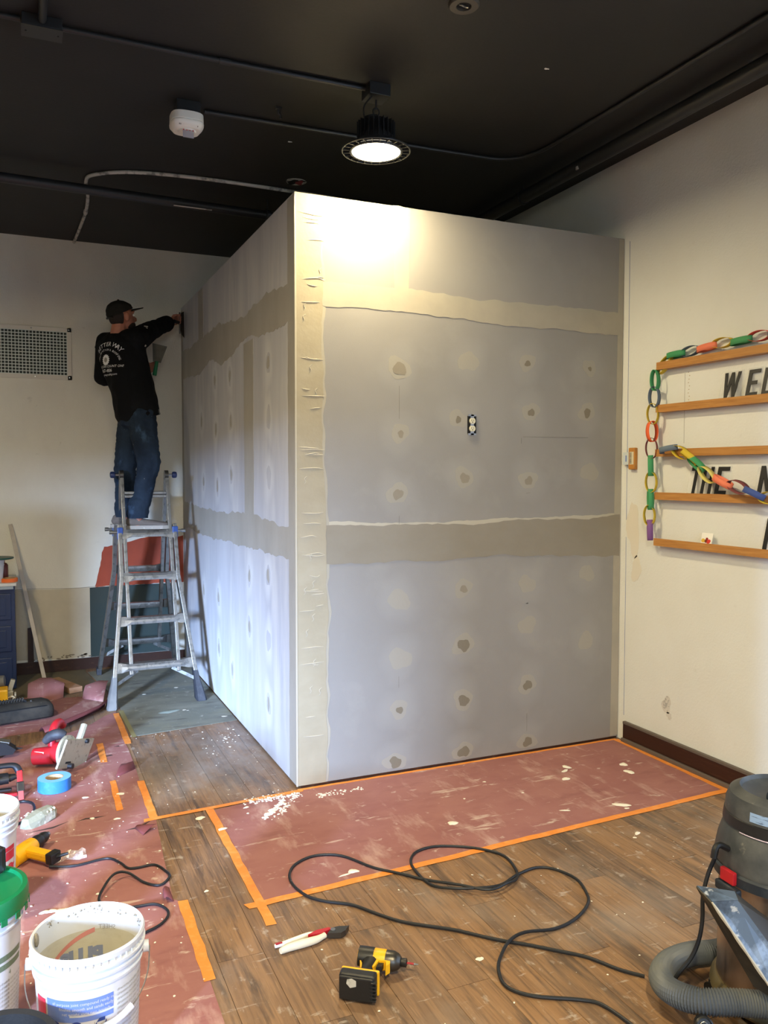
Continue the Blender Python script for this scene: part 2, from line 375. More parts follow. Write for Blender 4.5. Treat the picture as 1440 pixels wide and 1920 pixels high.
# ------------------------------------------------------------------ room shell
def struct(name, bm, m, parent=None, label=None, smooth=False):
    o = obj(name, bm, m, parent, smooth=smooth, label=label)
    if parent is None: o['kind'] = 'structure'
    return o
XL, YF = -6.4, -6.0
bm = bmesh.new(); bx(bm, ((XL + W_) / 2, (YF + D_) / 2, -.06), (W_ - XL, D_ - YF, .104)); floor = struct('floor', bm, M_sub)
bm = bmesh.new(); bx(bm, ((XL + W_) / 2, (YF + D_) / 2, HC + .05), (W_ - XL + .4, D_ - YF + .4, .1)); ceiling = struct('ceiling', bm, M_ceil)
bm = bmesh.new(); bx(bm, (W_ + .06, (YF + D_) / 2, HC / 2), (.12, D_ - YF + .24, HC)); wall_right = struct('wall_right', bm, M_wall)
bm = bmesh.new(); bx(bm, ((XL + W_) / 2, D_ + .06, HC / 2), (W_ - XL, .12, HC)); wall_back = struct('wall_back', bm, M_wallb)
bm = bmesh.new(); bx(bm, (XL - .06, (YF + D_) / 2, HC / 2), (.12, D_ - YF + .24, HC)); struct('wall_left', bm, M_wall)
bm = bmesh.new()   # shopfront wall behind the camera, with a door light and a window opening
for (x0, x1, z0, z1) in ((XL, -5.95, 0, HC), (-5.95, -4.5, 2.3, HC), (-5.95, -4.5, 0, .4), (-4.5, -2.2, 0, HC), (-2.2, 1.8, 2.6, HC), (-2.2, 1.8, 0, .55), (1.8, W_, 0, HC)):
    bx(bm, ((x0 + x1) / 2, YF - .06, (z0 + z1) / 2), (x1 - x0, .12, z1 - z0))
struct('wall_front', bm, M_wall)

t = thing('light_blocker', 'unseen tall counter standing outside the picture on the left', 'counter', (-4.0, -1.1, 0))  # unseen block added so its shadow falls low on the back wall
b = bmesh.new(); bx(b, (-4.0, -1.1, .83), (1.8, .40, 1.64), bev=.01); obj('blocker_body', b, M_trim, t)
b = bmesh.new(); bx(b, (-4.0, -1.1, 1.67), (1.84, .44, .04), bev=.006); obj('blocker_top', b, M_wood, t)
# planks
pw, plen = .152, 1.22
bmk = bmesh.new(); bx(bmk, (0, 0, -.004), (pw - .0016, plen - .002, .008)); 
mk = None; k = 0
x = -2.2; row = 0
while x < W_ - .02:
    off = (row * .41) % 1.22
    y = -3.3 - off
    while y < D_:
        y0, y1 = max(y, -3.4), min(y + plen, D_ - .001); x1 = min(x + pw, W_ - .001)
        if y1 - y0 > .05:
            if y1 - y0 > plen - .003 and x1 - x > pw - .003:
                if mk is None:
                    me = bpy.data.meshes.new('plank'); bmk.to_mesh(me); bmk.free(); me.materials.append(M_plank); mk = me
                me = mk
            else:
                b = bmesh.new(); bx(b, (0, 0, -.004), (x1 - x - .0016, y1 - y0 - .002, .008)); me = bpy.data.meshes.new('plank'); b.to_mesh(me); b.free(); me.materials.append(M_plank)
            o = bpy.data.objects.new('plank', me); link(o, floor); o.location = ((x + x1) / 2, (y0 + y1) / 2, -random.uniform(0, .0006))
        y += plen
    x += pw; row += 1

# back wall: paint patches, joint line, damage
def onwall(name, pts, f3, th, m, parent, label=None, kind=None):
    b = bmesh.new(); prism(b, pts, f3, th); o = obj(name, b, m, parent, label=label)
    if kind: o['kind'] = kind
    return o
onwall('paint_patch', ragged([(-.70, .66), (-.66, .80), (-.63, .98), (-.55, .985), (-.37, 1.03), (-.20, 1.045), (-.09, 1.035), (-.08, 1.02), (-.002, 1.05)], [(-.70, .655), (-.62, .66), (-.35, .655), (-.002, .66)], .025, .006, 3), backw, .0006, M_orange_p, wall_back, 'rust orange unpainted patch')
onwall('paint_patch', [(-.747, .091), (-.744, .35), (-.748, .56), (-.745, .652), (-.55, .657), (-.3, .657), (-.09, .657), (-.09, .091)], backw, .0009, M_green_p, wall_back, 'dark green patch')
onwall('paint_patch', ragged([(-1.32, .665), (-1.05, .655), (-.745, .655)], [(-1.32, .11), (-1.0, .092), (-.745, .092)], .05, .003, 5), backw, .0012, mat('beige_patch', S(196, 184, 158), .8, layers=[(S(176, 164, 142), 2.2, .4, .65, U, .8)], bump=(60, .3), coord='World'), wall_back)
b = bmesh.new(); tube(b, [(x, D_ - .0015, .66 + .006 * sin(x * 9)) for x in [-1.35 + .06 * i for i in range(12)]], .0018, 5, 0); o = obj('drywall_joint', b, M_comp, wall_back)
b = bmesh.new(); prism(b, [(-1.21, .02), (-1.208, .36), (-1.17, .365), (-1.165, .02)], backw, .012); obj('corner_trim', b, M_trim, wall_back)
b = bmesh.new(); rd = random.Random(4)
for i in range(26):
    prism(b, blob(rd.uniform(-1.2, -.75), .095 + rd.uniform(0, .03), rd.uniform(.004, .02), .006, 8, .3, seed=i), backw, .002)
o = obj('chipped_plaster', b, mat('plaster_chip', S(120, 108, 92), .9), wall_back); o['kind'] = 'stuff'

bm = bmesh.new(); bx(bm, (-.67 - .3, D_ - .009, .045), (2.0, .018, .09)); struct('baseboard_back', bm, M_trim)
bm = bmesh.new(); bx(bm, (-2.6, D_ - .009, .045), (1.25, .018, .09)); struct('baseboard_back.001', bm, M_trim)
bm = bmesh.new(); bx(bm, (W_ - .009, -3.03, .0525), (.018, 5.93, .105), bev=.003); bb = struct('baseboard_right', bm, M_trim)
bm = bmesh.new(); bx(bm, (W_ - .025, -3.03, .012), (.018, 5.93, .024), bev=.006); obj('shoe_moulding', bm, M_trimg, bb)
bm = bmesh.new(); bx(bm, (W_ - .0105, -3.03, .112), (.021, 5.93, .016), bev=.004); obj('top_moulding', bm, M_trimg, bb)
# paint and plaster traces on the right wall
for i, (y, z, ry, rz) in enumerate(((-.40, .30, .035, .045), (-.42, .245, .02, .02), (-.11, 1.25, .05, .16), (-.14, 1.02, .04, .07))):
    onwall('wall_scuff', blob(y, z, ry, rz, 20, .2, seed=30 + i), rightw, .001, mat('wall_smudge%d' % i, S(216, 210, 194), .8) if i > 1 else mat('scuff_grey%d' % i, S(206, 202, 192), .8, layers=[(S(140, 138, 134), 60, .55, .62, U, .7)]), wall_right)
b = bmesh.new()
tube(b, [(W_ - .0008, -.052, .15), (W_ - .0008, -.05, 1.2)], .0012, 4, 0); tube(b, [(W_ - .0008, -.05, 1.3), (W_ - .0008, -.047, 2.9)], .0014, 4, 0)
obj('chalk_line', b, mat('blue_chalk', S(120, 132, 170), .9), wall_right)
b = bmesh.new(); tube(b, [(W_ - .0005, -.495, 1.73), (W_ - .0005, -.495, 2.10)], .001, 4, 0); obj('pencil_line', b, M_inkg, wall_right)
b = bmesh.new()
for i in range(10): bx(b, (W_ - .0008, -.52 - .004 * (i % 3), 1.94 + .018 * i), (.001, .006, .004))
o = obj('screw_hole', b, mat('faint_brown', S(178, 160, 130), .9), wall_right); o['kind'] = 'stuff'

# ------------------------------------------------------------------ the new drywall partition
bm = bmesh.new()
bx(bm, (W_ / 2 + .02, .0675, HP / 2), (W_ - .042, .105, HP - .02)); bx(bm, (.0675, D_ / 2 + .06, HP / 2), (.105, D_ - .122, HP - .02))
part = struct('wall_partition', bm, M_wall)
H1 = 1.2192
def panel(u0, u1, v0, v1, f3, m): 
    b = bmesh.new(); prism(b, [(u0, v0), (u1, v0), (u1, v1), (u0, v1)], lambda u, v, h: f3(u, v, -.0127 + h), .0127); return obj('drywall_panel', b, m, part)
g = .0015
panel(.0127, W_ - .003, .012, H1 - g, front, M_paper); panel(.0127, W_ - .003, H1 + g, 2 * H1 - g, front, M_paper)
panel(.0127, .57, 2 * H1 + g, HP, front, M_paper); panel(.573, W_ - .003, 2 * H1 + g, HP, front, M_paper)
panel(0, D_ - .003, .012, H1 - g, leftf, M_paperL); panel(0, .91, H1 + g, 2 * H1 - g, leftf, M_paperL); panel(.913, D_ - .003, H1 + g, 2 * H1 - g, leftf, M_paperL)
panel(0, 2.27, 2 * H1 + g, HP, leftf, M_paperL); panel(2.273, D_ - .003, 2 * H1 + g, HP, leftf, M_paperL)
# --- bands of joint compound, front
def band(name, top, bot, f3, m, seed, th=.0016, edge=True, step=.03, j=.005):
    pts = ragged(top, bot, step, j, seed)
    return onwall(name, pts, f3, th, m, part)
band('joint_compound', [(.0, 1.318), (.13, 1.318), (.5, 1.305), (1.0, 1.30), (1.35, 1.315), (1.7, 1.305), (1.985, 1.33)], [(.0, 1.12), (.13, 1.115), (.6, 1.112), (1.2, 1.118), (1.6, 1.10), (1.985, 1.085)], front, M_comp, 11)
band('joint_compound', [(.04, 2.515), (.5, 2.52), (1.0, 2.50), (1.985, 2.50)], [(.04, 2.395), (.6, 2.40), (1.2, 2.375), (1.985, 2.37)], front, M_comp2, 12, th=.0017)
band('joint_compound', [(.52, 2.925), (.62, 2.925)], [(.53, 2.50), (.61, 2.50)], front, M_comp2, 13, th=.0013)
# corner bead band: wide skim down the outside corner, with a wavy right edge
rd = random.Random(5); prof = []; w0 = .15; z = .0
while z < 2.925:
    prof.append((w0, z)); z += .035; w0 += rd.uniform(-.006, .006); w0 = min(max(w0, .128), .175)
    if rd.random() < .07: w0 = rd.choice((.135, .165, .15))
prof.append((w0, 2.925))
edge_pts = [(u + .012 + .004 * math.sin(v * 30), v) for u, v in prof]
onwall('joint_compound', [(0.001, 0.012)] + [(max(u, .02), max(v, .012)) for u, v in edge_pts] + [(0.001, 2.925)], front, .0012, M_comp2, part)
M_corner = mat('corner_skim', S(158, 147, 122), .7, layers=[(S(168, 158, 134), 4, .4, .7, (1, 1, 2), .8), (S(156, 144, 120), 3, .5, .75, U, .6)], bump=(60, .2), coord='World')
onwall('joint_compound', [(0.0005, 0.012)] + [(u, max(v, .012)) for u, v in prof] + [(0.0005, 2.925)], front, .003, M_corner, part, 'thick textured skim down the outside corner')
b = bmesh.new(); bx(b, (.0015, -.0008, HP / 2), (.009, .009, HP - .02), bev=.002); obj('corner_bead', b, M_compE, part)
b = bmesh.new()   # trowel ridges
for i in range(34):
    z = .25 + 2.62 * rd.random(); L = rd.uniform(.04, .13); u0 = .012 + rd.uniform(0, .13 - L * .9); k = rd.uniform(-.012, .012)
    tube(b, [(u0, -.0032, z), (u0 + L * .3, -.0036, z - k * .5), (u0 + L * .7, -.0036, z - k), (u0 + L, -.0032, z - k * .6 + rd.uniform(-.004, .004))], .0016, 5, 4, rf=lambda i, n: .0003 + .0020 * sin(pi * i / n))
for i in range(14):
    z = .3 + 2.5 * rd.random(); u0 = rd.uniform(.03, .12)
    tube(b, [(u0, -.0034, z), (u0 + .01, -.0036, z + .012), (u0 + .004, -.0036, z + .028), (u0 + .018, -.0034, z + .04)], .0014, 5, 4, rf=lambda i, n: .0003 + .0018 * sin(pi * i / n))
o = obj('trowel_ridges', b, M_compE, part); o['kind'] = 'stuff'
onwall('compound_lip', ragged([(.13, 1.328), (.3, 1.325), (.5, 1.318), (.8, 1.310), (1.0, 1.318), (1.15, 1.326), (1.35, 1.322), (1.985, 1.338)], [(.13, 1.20), (1.985, 1.20)], .02, .003, 31), front, .0008, M_compE, part)
# vertical inside corners
band('corner_compound', [(1.955, 2.92), (1.99, 2.92)], [(1.935, .02), (1.99, .02)], front, M_comp2, 14, th=.001)
# --- left face bands
band('joint_compound', [(.03, 1.30), (.5, 1.31), (.9, 1.335), (1.3, 1.32), (2.0, 1.31), (3.08, 1.33)], [(.03, 1.135), (.5, 1.14), (1.0, 1.13), (1.9, 1.11), (3.08, 1.12)], leftf, M_compL, 21, j=.008)
band('joint_compound', [(.03, 2.50), (.5, 2.55), (1.0, 2.50), (1.7, 2.57), (2.3, 2.55), (3.08, 2.56)], [(.03, 2.33), (.45, 2.31), (.95, 2.36), (1.6, 2.28), (1.9, 2.36), (2.4, 2.31), (3.08, 2.33)], leftf, M_compL, 22, j=.010)
def vband(u0, u1, v0, v1, f3, m, seed, j=.004):
    rd = random.Random(seed); n = int((v1 - v0) / .04); L = []; R = []
    a = b_ = 0
    for i in range(n + 1):
        v = v0 + (v1 - v0) * i / n; a = a * .7 + rd.uniform(-j, j); b_ = b_ * .7 + rd.uniform(-j, j); L.append((u0 + a, v)); R.append((u1 + b_, v))
    onwall('joint_compound', L + R[::-1], f3, .0014, m, part)
vband(.79, 1.01, 1.31, 2.34, leftf, M_compL, 23); vband(2.19, 2.36, 2.55, 2.915, leftf, M_compL, 24); vband(.001, .115, .015, 2.92, leftf, M_compL, 25)
vband(3.02, 3.085, .02, 2.9, leftf, M_compL, 26)
# --- screw patches: soft sanded halo, light dried ring, darker fresh dab
def halo_mat(base, halo, name):
    m = base.copy(); m.name = name; nt = m.node_tree; N = nt.nodes; L = nt.links; b = N['Principled BSDF']
    src = b.inputs['Base Color'].links[0].from_socket
    at = N.new('ShaderNodeAttribute'); at.attribute_name = 'fade'
    mx = N.new('ShaderNodeMix'); mx.data_type = 'RGBA'; L.new(at.outputs['Fac'], mx.inputs[0]); L.new(src, mx.inputs[6]); mx.inputs[7].default_value = halo
    L.new(mx.outputs[2], b.inputs['Base Color']); return m
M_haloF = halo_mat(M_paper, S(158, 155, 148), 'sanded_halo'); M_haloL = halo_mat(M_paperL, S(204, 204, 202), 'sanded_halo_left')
def halo(u, v, ru, rv, f3, m, amt=.8, seed=0):
    n = 24; rings = [(0, 1), (.35, 1), (.6, .75), (.8, .35), (1, 0)]; out = blob(0, 0, 1, 1, n, .13, seed=seed)
    vs = [f3(u, v, .0006)]; fd = [amt]; fc = []
    for k, (r, a) in enumerate(rings[1:]):
        for (x, y) in out: vs.append(f3(u + x * r * ru, v + y * r * rv, .0006 if a else .0002)); fd.append(a * amt)
    for i in range(n): fc.append((0, 1 + i, 1 + (i + 1) % n))
    for k in range(len(rings) - 2):
        o0 = 1 + k * n; o1 = o0 + n
        for i in range(n): j = (i + 1) % n; fc.append((o0 + i, o1 + i, o1 + j, o0 + j))
    me = bpy.data.meshes.new('sanded_area'); me.from_pydata(vs, [], fc); at = me.attributes.new('fade', 'FLOAT', 'POINT')
    for i, f in enumerate(fd): at.data[i].value = f
    me.materials.append(m); o = link(bpy.data.objects.new('sanded_area', me), part); return o
FP = [(.556, 2.111, 1, 1), (.963, 2.165, 0, .8), (1.332, 2.179, 2, .5), (1.753, 2.172, 2, .35), (.563, 1.778, 1, .5), (1.359, 1.911, 2, .6), (1.738, 1.92, 2, .7),
      (.548, 1.467, 1, .8), (.94, 1.549, 1, .8), (1.346, 1.534, 1, .7), (1.762, 1.578, 0, .8), (.558, .912, 0, .9), (.938, .952, 1, .6), (1.345, .953, 0, .6), (1.752, .993, 0, .5),
      (.565, .603, 0, 1), (.939, .648, 2, 1), (1.347, .722, 0, .7), (.559, .336, 2, .55), (.941, .344, 2, .9), (1.351, .386, 2, .8), (.535, .045, 2, 1.), (.943, .045, 2, 1), (1.354, .045, 2, .9), (1.75, .60, 0, .6),
      (.90, 1.86, 2, .5)]
M_dab = mat('fresh_dab', S(124, 115, 97), .65, bump=(60, .2)); M_dabl = mat('dried_dab', S(158, 152, 139), .8, bump=(60, .15))
for i, (u, v, kd, s) in enumerate(FP):
    low = v < .1
    halo(u, max(v, .1) if low else v, .13, .09 if low else .15, front, M_haloF, .5, i)
    vv = max(v, .062)
    onwall('screw_patch', blob(u, vv, .058 * (.7 + .4 * s), .052 * (.7 + .4 * s) if not low else .045, 20, .16, seed=50 + i), front, .0012, M_dabl, part)
    if kd: onwall('fresh_dab', blob(u + .004, vv - .005, .034 * s, (.036 if not low else .03) * s, 16, .18, seed=80 + i), front, .002, M_dab if kd == 2 else M_comp, part)
LP = [(1.814, 2.207), (1.37, 2.189), (.475, 2.165), (2.285, 1.953), (1.794, 1.87), (1.351, 1.9), (.475, 1.87), (2.228, 1.507), (1.759, 1.479), (1.348, 1.56), (.475, 1.55), (.907, .961), (.501, 1.008), (1.757, .715), (.915, .656), (.506, .296), (1.755, .363), (1.36, .3), (2.26, .7), (.50, .65)]
for i, (u, v) in enumerate(LP):
    halo(u, v, .10, .17, leftf, M_haloL, .8, 200 + i)
    onwall('screw_patch', blob(u, v, .045, .062, 18, .15, seed=230 + i), leftf, .001, M_haloL, part)
    if i not in (6, 10, 19): onwall('fresh_dab', blob(u, v, .026, .038, 14, .15, seed=260 + i), leftf, .0016, M_compL, part)
b = bmesh.new()   # pencil marks
for (p, q) in (((.558, .45), (.558, .51)), ((1.352, .12), (1.352, .22)), ((1.30, 1.765), (1.30, 1.735)), ((1.31, 1.772), (1.75, 1.775)), ((.558, 1.85), (.558, 2.02)), ((.558, 1.2), (.558, 1.35)), ((1.335, 1.46), (1.36, 1.463))):
    tube(b, [front(*p, .0005), front(*q, .0005)], .0008, 4, 0)
obj('pencil_line', b, mat('pencil', S(110, 104, 96), .9), part)
# duplex receptacle in its cut-out (no cover plate yet)
t = thing('electrical_outlet', 'uncovered ivory duplex power outlet set in the grey drywall partition', 'outlet', (.985, -.002, 1.83))
b = bmesh.new(); bx(b, (.985, .0, 1.83), (.052, .010, .094)); obj('wall_box', b, M_hole, t)
b = bmesh.new(); bx(b, (.985, -.006, 1.83), (.020, .003, .108)); 
for s in (-1, 1): bx(b, (.985, -.006, 1.83 + s * .050), (.048, .003, .009)); cyl(b, (.975, -.009, 1.83 + s * .051), (.975, -.006, 1.83 + s * .051), .003, n=8); cyl(b, (.997, -.009, 1.83 + s * .051), (.997, -.006, 1.83 + s * .051), .003, n=8)
obj('mounting_strap', b, M_steel, t)
for s in (-1, 1):
    b = bmesh.new(); zc = 1.83 + s * .0205
    prism(b, [(.985 + .0175 * cos(a) if abs(cos(a)) < 2 else 0, zc + max(-.0145, min(.0145, .0175 * sin(a)))) for a in [2 * pi * i / 24 for i in range(24)]], lambda u, v, h: Vector((u, -.004 - h, v)), .008)
    f = obj('receptacle_face', b, M_offw, t)
    b = bmesh.new(); bx(b, (.979, -.0121, zc + .003), (.0024, .0006, .008)); bx(b, (.991, -.0121, zc + .003), (.0024, .0006, .0065)); cyl(b, (.985, -.0124, zc - .007), (.985, -.0118, zc - .007), .003, n=10); obj('socket_slot', b, M_hole, f)
# dark strip put in for the shade in the gap under the drywall
b = bmesh.new(); bx(b, (1.0, -.0005, .006), (1.96, .004, .010)); obj('floor_gap_shadow_strip', b, M_trim, part).name = 'gap_shade'

# ------------------------------------------------------------------ ceiling services
def pipe(name, pts, r, m, label, cat, couplings=(), sm=6, group=None, cm=None):
    b = bmesh.new(); tube(b, pts, r, 12, sm); o = obj(name, b, m, None, smooth=True); tag(o, label, cat, group)
    for (p, d) in couplings:
        b = bmesh.new(); p = Vector(p); d = Vector(d).normalized(); cyl(b, p - d * .025, p + d * .025, r * 1.35, n=14); obj('coupling', b, cm or m, o, smooth=True)
    return o
zc = HC - .013
pipe('conduit', [(-.82, 3.08, zc), (-.80, 2.6, zc), (-.79, 2.2, zc - .004), (-.80, 1.9, zc), (-.83, 1.62, zc), (-.80, 1.48, zc), (-.62, 1.35, zc), (-.35, 1.29, zc), (.0, 1.27, zc), (.5, 1.28, zc), (1.0, 1.30, zc), (1.95, 1.30, zc)], .011, M_conduit, 'white primed conduit bending across the black ceiling', 'conduit', [((-.79, 2.25, zc), (0, 1, 0))])
pipe('conduit', [(.50, 3.08, zc), (.50, 2.0, zc), (.49, 1.52, zc), (.53, 1.40, zc), (.62, 1.37, zc), (.9, 1.5, zc), (1.0, 1.52, zc)], .012, M_greyc, 'short grey conduit with a bent end near the top of the partition', 'conduit', [((.63, 1.372, zc), (1, .2, 0)), ((.95, 1.51, zc), (1, .1, 0))])
def hanging(name, p0, p1, r, label, hangers=()):
    o = pipe(name, [p0, p1], r, M_black, label, 'pipe', sm=0)
    for h in hangers:
        b = bmesh.new(); cyl(b, (h[0], h[1], h[2]), (h[0], h[1], HC), .005, n=8); d = (Vector(p1) - Vector(p0)).normalized()
        c = Vector(h); cyl(b, c - d * .012, c + d * .012, r * 1.2, n=16); obj('hanger_rod', b, M_black, o, smooth=True)
    return o
hp = hanging('ceiling_pipe', (-3.2, 1.39, HC - .10), (W_ - .01, 1.62, HC - .10), .030, 'thick black pipe hanging level across the ceiling above the ladder', [(.30, 1.533, HC - .10), (-1.7, 1.457, HC - .10), (1.5, 1.6, HC - .10)])
b = bmesh.new(); bx(b, (-.20, 1.49, HC - .129), (.24, .012, .004)); obj('paint_chip', b, M_conduit, hp, label='bare white chipped paint')
hr = hanging('ceiling_pipe', (1.70, 3.08, HC - .075), (1.70, -3.6, HC - .075), .038, 'thickest black pipe running along the right side of the ceiling', [(1.70, .62, HC - .075), (1.70, -1.9, HC - .075)])
b = bmesh.new(); bx(b, (1.668, .02, HC - .095), (.006, .02, .02)); obj('paint_chip', b, M_conduit, hr, label='white chipped paint')
pipe('conduit', [(1.50, -3.6, zc), (1.49, -1.4, zc), (1.475, -.2, zc), (1.45, .12, zc), (1.34, .26, zc), (1.1, .29, zc), (.4, .31, zc), (-.36, .33, zc)], .011, M_black, 'black conduit from the smoke alarm box curving to the right wall side', 'conduit')
pipe('conduit', [(-1.05, -.21, zc), (-.4, -.21, zc), (.282, -.22, zc)], .011, M_black, 'black conduit running from the left junction box to the lamp box', 'conduit', [((-.38, -.21, zc), (1, 0, 0))])
pipe('conduit', [(-1.2, -.22, zc), (-2.6, -.21, zc)], .011, M_black, 'black conduit leaving the left junction box at the picture edge', 'conduit')
pipe('conduit', [(-1.12, -.27, zc - .01), (-1.12, -1.6, zc - .01)], .016, M_black, 'black pipe meeting the left junction box from the camera side', 'conduit')
t = thing('junction_box', 'black rectangular junction box at the top left of the ceiling', 'junction box', (-1.12, -.21, HC - .05))
b = bmesh.new(); bx(b, (-1.12, -.21, HC - .022), (.15, .10, .044), bev=.003); obj('box', b, M_black, t)
b = bmesh.new(); bx(b, (-1.12, -.21, HC - .046), (.154, .104, .004)); cyl(b, (-1.06, -.21, HC - .052), (-1.06, -.21, HC - .046), .004, n=8); cyl(b, (-1.18, -.21, HC - .052), (-1.18, -.21, HC - .046), .004, n=8); obj('cover', b, M_black, t)
# smoke alarm
t = thing('smoke_alarm', 'white rounded smoke alarm hanging under a black box on the ceiling', 'smoke alarm', (-.46, .30, HC - .13))
b = bmesh.new(); bx(b, (-.45, .31, HC - .03), (.115, .10, .06), bev=.003); obj('mounting_box', b, M_black, t)
b = bmesh.new(); N_ = 40
def sq(r, n=40, k=3.2):
    out = []
    for i in range(n):
        a = 2 * pi * i / n; c, s = cos(a), sin(a); d = (abs(c) ** k + abs(s) ** k) ** (-1 / k); out.append((r * c * d, r * s * d))
    return out
def stack(b, c, prof, k=3.2, cap=True):
    prev = None
    for (r, z) in prof:
        ring = [b.verts.new((c[0] + x, c[1] + y, c[2] + z)) for x, y in sq(r, 40, k)]
        if prev:
            for i in range(40): j = (i + 1) % 40; b.faces.new((prev[i], prev[j], ring[j], ring[i]))
        else: b.faces.new(ring)
        prev = ring
    b.faces.new(prev)
stack(b, (-.455, .30, HC), [(.070, -.062), (.078, -.066), (.079, -.100), (.076, -.103), (.076, -.106), (.080, -.108), (.079, -.118), (.062, -.138), (.058, -.139)]); obj('housing', b, M_white, t, smooth=True)
b = bmesh.new(); lathe(b, [(.045, -.138), (.040, -.146), (.010, -.150)], (-.455, .29, HC), 24, cap0=True, cap1=True); obj('sensor_dome', b, M_white, t, smooth=True)
b = bmesh.new()
for i in range(16):
    if i == 8: continue
    for k in range(2): bx(b, (-.50 + .0058 * i, .238 + .010 * k, HC - .1275 - .005 * k), (.0026, .008, .006), Matrix.Rotation(.75, 3, 'X'))
o = obj('vent_slots', b, M_hole, t); o['kind'] = 'stuff'
b = bmesh.new(); bx(b, (-.455, .255, HC - .166), (.052, .004, .034)); obj('plastic_tab', b, mat('smoky_tab', S(190, 184, 190), .2, alpha=.6), t)
b = bmesh.new()
for i in range(4): cyl(b, (-.478 + .0155 * i, .2515, HC - .148), (-.478 + .0155 * i, .255, HC - .1475), .003, n=8)
obj('indicator_light', b, M_inkr, t)

def high_bay(x, y, label, name='high_bay_lamp', grp=None):
    t = thing(name, label, 'lamp', (x, y, 3.075), group=grp)
    b = bmesh.new(); bx(b, (x, y, HC - .028), (.105, .105, .056), bev=.003); obj('ceiling_box', b, M_black, t)
    b = bmesh.new(); cyl(b, (x, y, HC - .06), (x, y, HC - .105), .005, n=8); cyl(b, (x, y, 3.255), (x, y, 3.225), .008, n=10)
    tube(b, [(x + .016 * cos(a), y, 3.268 + .018 * sin(a)) for a in [2 * pi * i / 12 for i in range(13)]], .0035, 6, 0); obj('hook', b, M_black, t)
    b = bmesh.new(); tube(b, [(x - .03, y - .02, HC - .055), (x - .075, y - .03, HC - .12), (x - .06, y - .03, HC - .19), (x - .02, y - .02, HC - .205), (x - .03, y, HC - .16), (x - .06, y, HC - .15), (x - .01, y, HC - .13), (x + .01, y, HC - .15)], .004, 6); obj('power_cord', b, M_black, t)
    b = bmesh.new(); lathe(b, [(.004, 3.23), (.06, 3.225), (.068, 3.20), (.072, 3.165), (.085, 3.15), (.088, 3.12), (.115, 3.105), (.118, 3.094)], (x, y, 0), 36, cap0=True, cap1=True); hs = obj('housing', b, M_black, t, smooth=True)
    b = bmesh.new()
    for i in range(24):
        a = 2 * pi * i / 24; R = Matrix.Rotation(a, 3, 'Z'); bx(b, Vector((x, y, 3.175)) + R @ Vector((.078, 0, 0)), (.026, .003, .085), R)
        bx(b, Vector((x, y, 3.088)) + R @ Vector((.138, 0, 0)), (.040, .0035, .010), R)
    o = obj('cooling_fins', b, M_black, t); o['kind'] = 'stuff'
    b = bmesh.new(); tube(b, [(x + .160 * cos(a), y + .160 * sin(a), 3.087) for a in [2 * pi * i / 48 for i in range(49)]], .0045, 8, 0)
    tube(b, [(x + .120 * cos(a), y + .120 * sin(a), 3.085) for a in [2 * pi * i / 48 for i in range(49)]], .007, 8, 0); obj('rim', b, M_black, t, smooth=True)
    b = bmesh.new(); lathe(b, [(.117, 3.088), (.112, 3.080), (.060, 3.077), (.008, 3.076)], (x, y, 0), 40, cap1=True); obj('lens', b, M_glow, t, smooth=True)
    l = bpy.data.lights.new('lamp_light', 'AREA'); l.shape = 'DISK'; l.size = .20; l.energy = LAMP; l.color = WARM; l.spread = radians(178)
    o = bpy.data.objects.new('lamp_light', l); COL.objects.link(o); o.parent = t; o.location = (x, y, 3.070)
    return t
LAMP = 36
high_bay(.33, -.23, 'lit black high bay lamp hanging in front of the partition top')
LAMP = 84
high_bay(-2.45, -.9, 'unseen high bay lamp added on the left for its light', grp='added unseen lamps')  # unseen lamp added for warm light and bucket shadows from the left
LAMP = 132
high_bay(-.9, -3.9, 'unseen high bay lamp added above the camera for its light', grp='added unseen lamps')  # unseen lamp added to brighten the right wall and partition
LAMP = 56
high_bay(-3.4, -4.0, 'unseen high bay lamp added near the door for its light', grp='added unseen lamps')  # unseen lamp added for more warm light from the door side
# recessed fittings and stubs
t = thing('recessed_socket', 'empty round recessed lamp socket at the top edge of the ceiling', 'light fixture', (.37, -1.0, HC - .01))
b = bmesh.new(); lathe(b, [(.030, -.002), (.030, -.012), (.055, -.012), (.060, -.006), (.060, 0)], (.37, -1.0, HC), 32); obj('trim_ring', b, mat('dusty_ring', S(74, 68, 58), .5), t, smooth=True)
b = bmesh.new(); lathe(b, [(.029, -.003), (.0, -.003)], (.37, -1.0, HC), 24); obj('socket_opening', b, M_hole, t)
b = bmesh.new(); tube(b, [(.352, -1.0, HC - .006), (.36, -1.01, HC - .014), (.375, -1.0, HC - .010), (.385, -1.01, HC - .014)], .004, 8, 4); obj('socket', b, M_steel, t)
t = thing('ceiling_hole', 'small round white-edged hole with red wire in the black ceiling', 'ceiling hole', (.37, 1.13, HC - .004))
b = bmesh.new(); prism(b, blob(.37, 1.13, .060, .060, 28, .05, seed=3), ceilf, .003); obj('plaster_ring', b, M_conduit, t)
b = bmesh.new(); prism(b, blob(.35, 1.14, .030, .040, 18, .25, seed=5), ceilf, .004); prism(b, blob(.40, 1.10, .02, .015, 12, .25, seed=7), ceilf, .004); obj('opening', b, M_hole, t)
b = bmesh.new(); prism(b, blob(.392, 1.135, .028, .030, 14, .3, seed=6), ceilf, .0045); obj('wire_cap', b, mat('dark_red', S(130, 20, 30), .5), t)
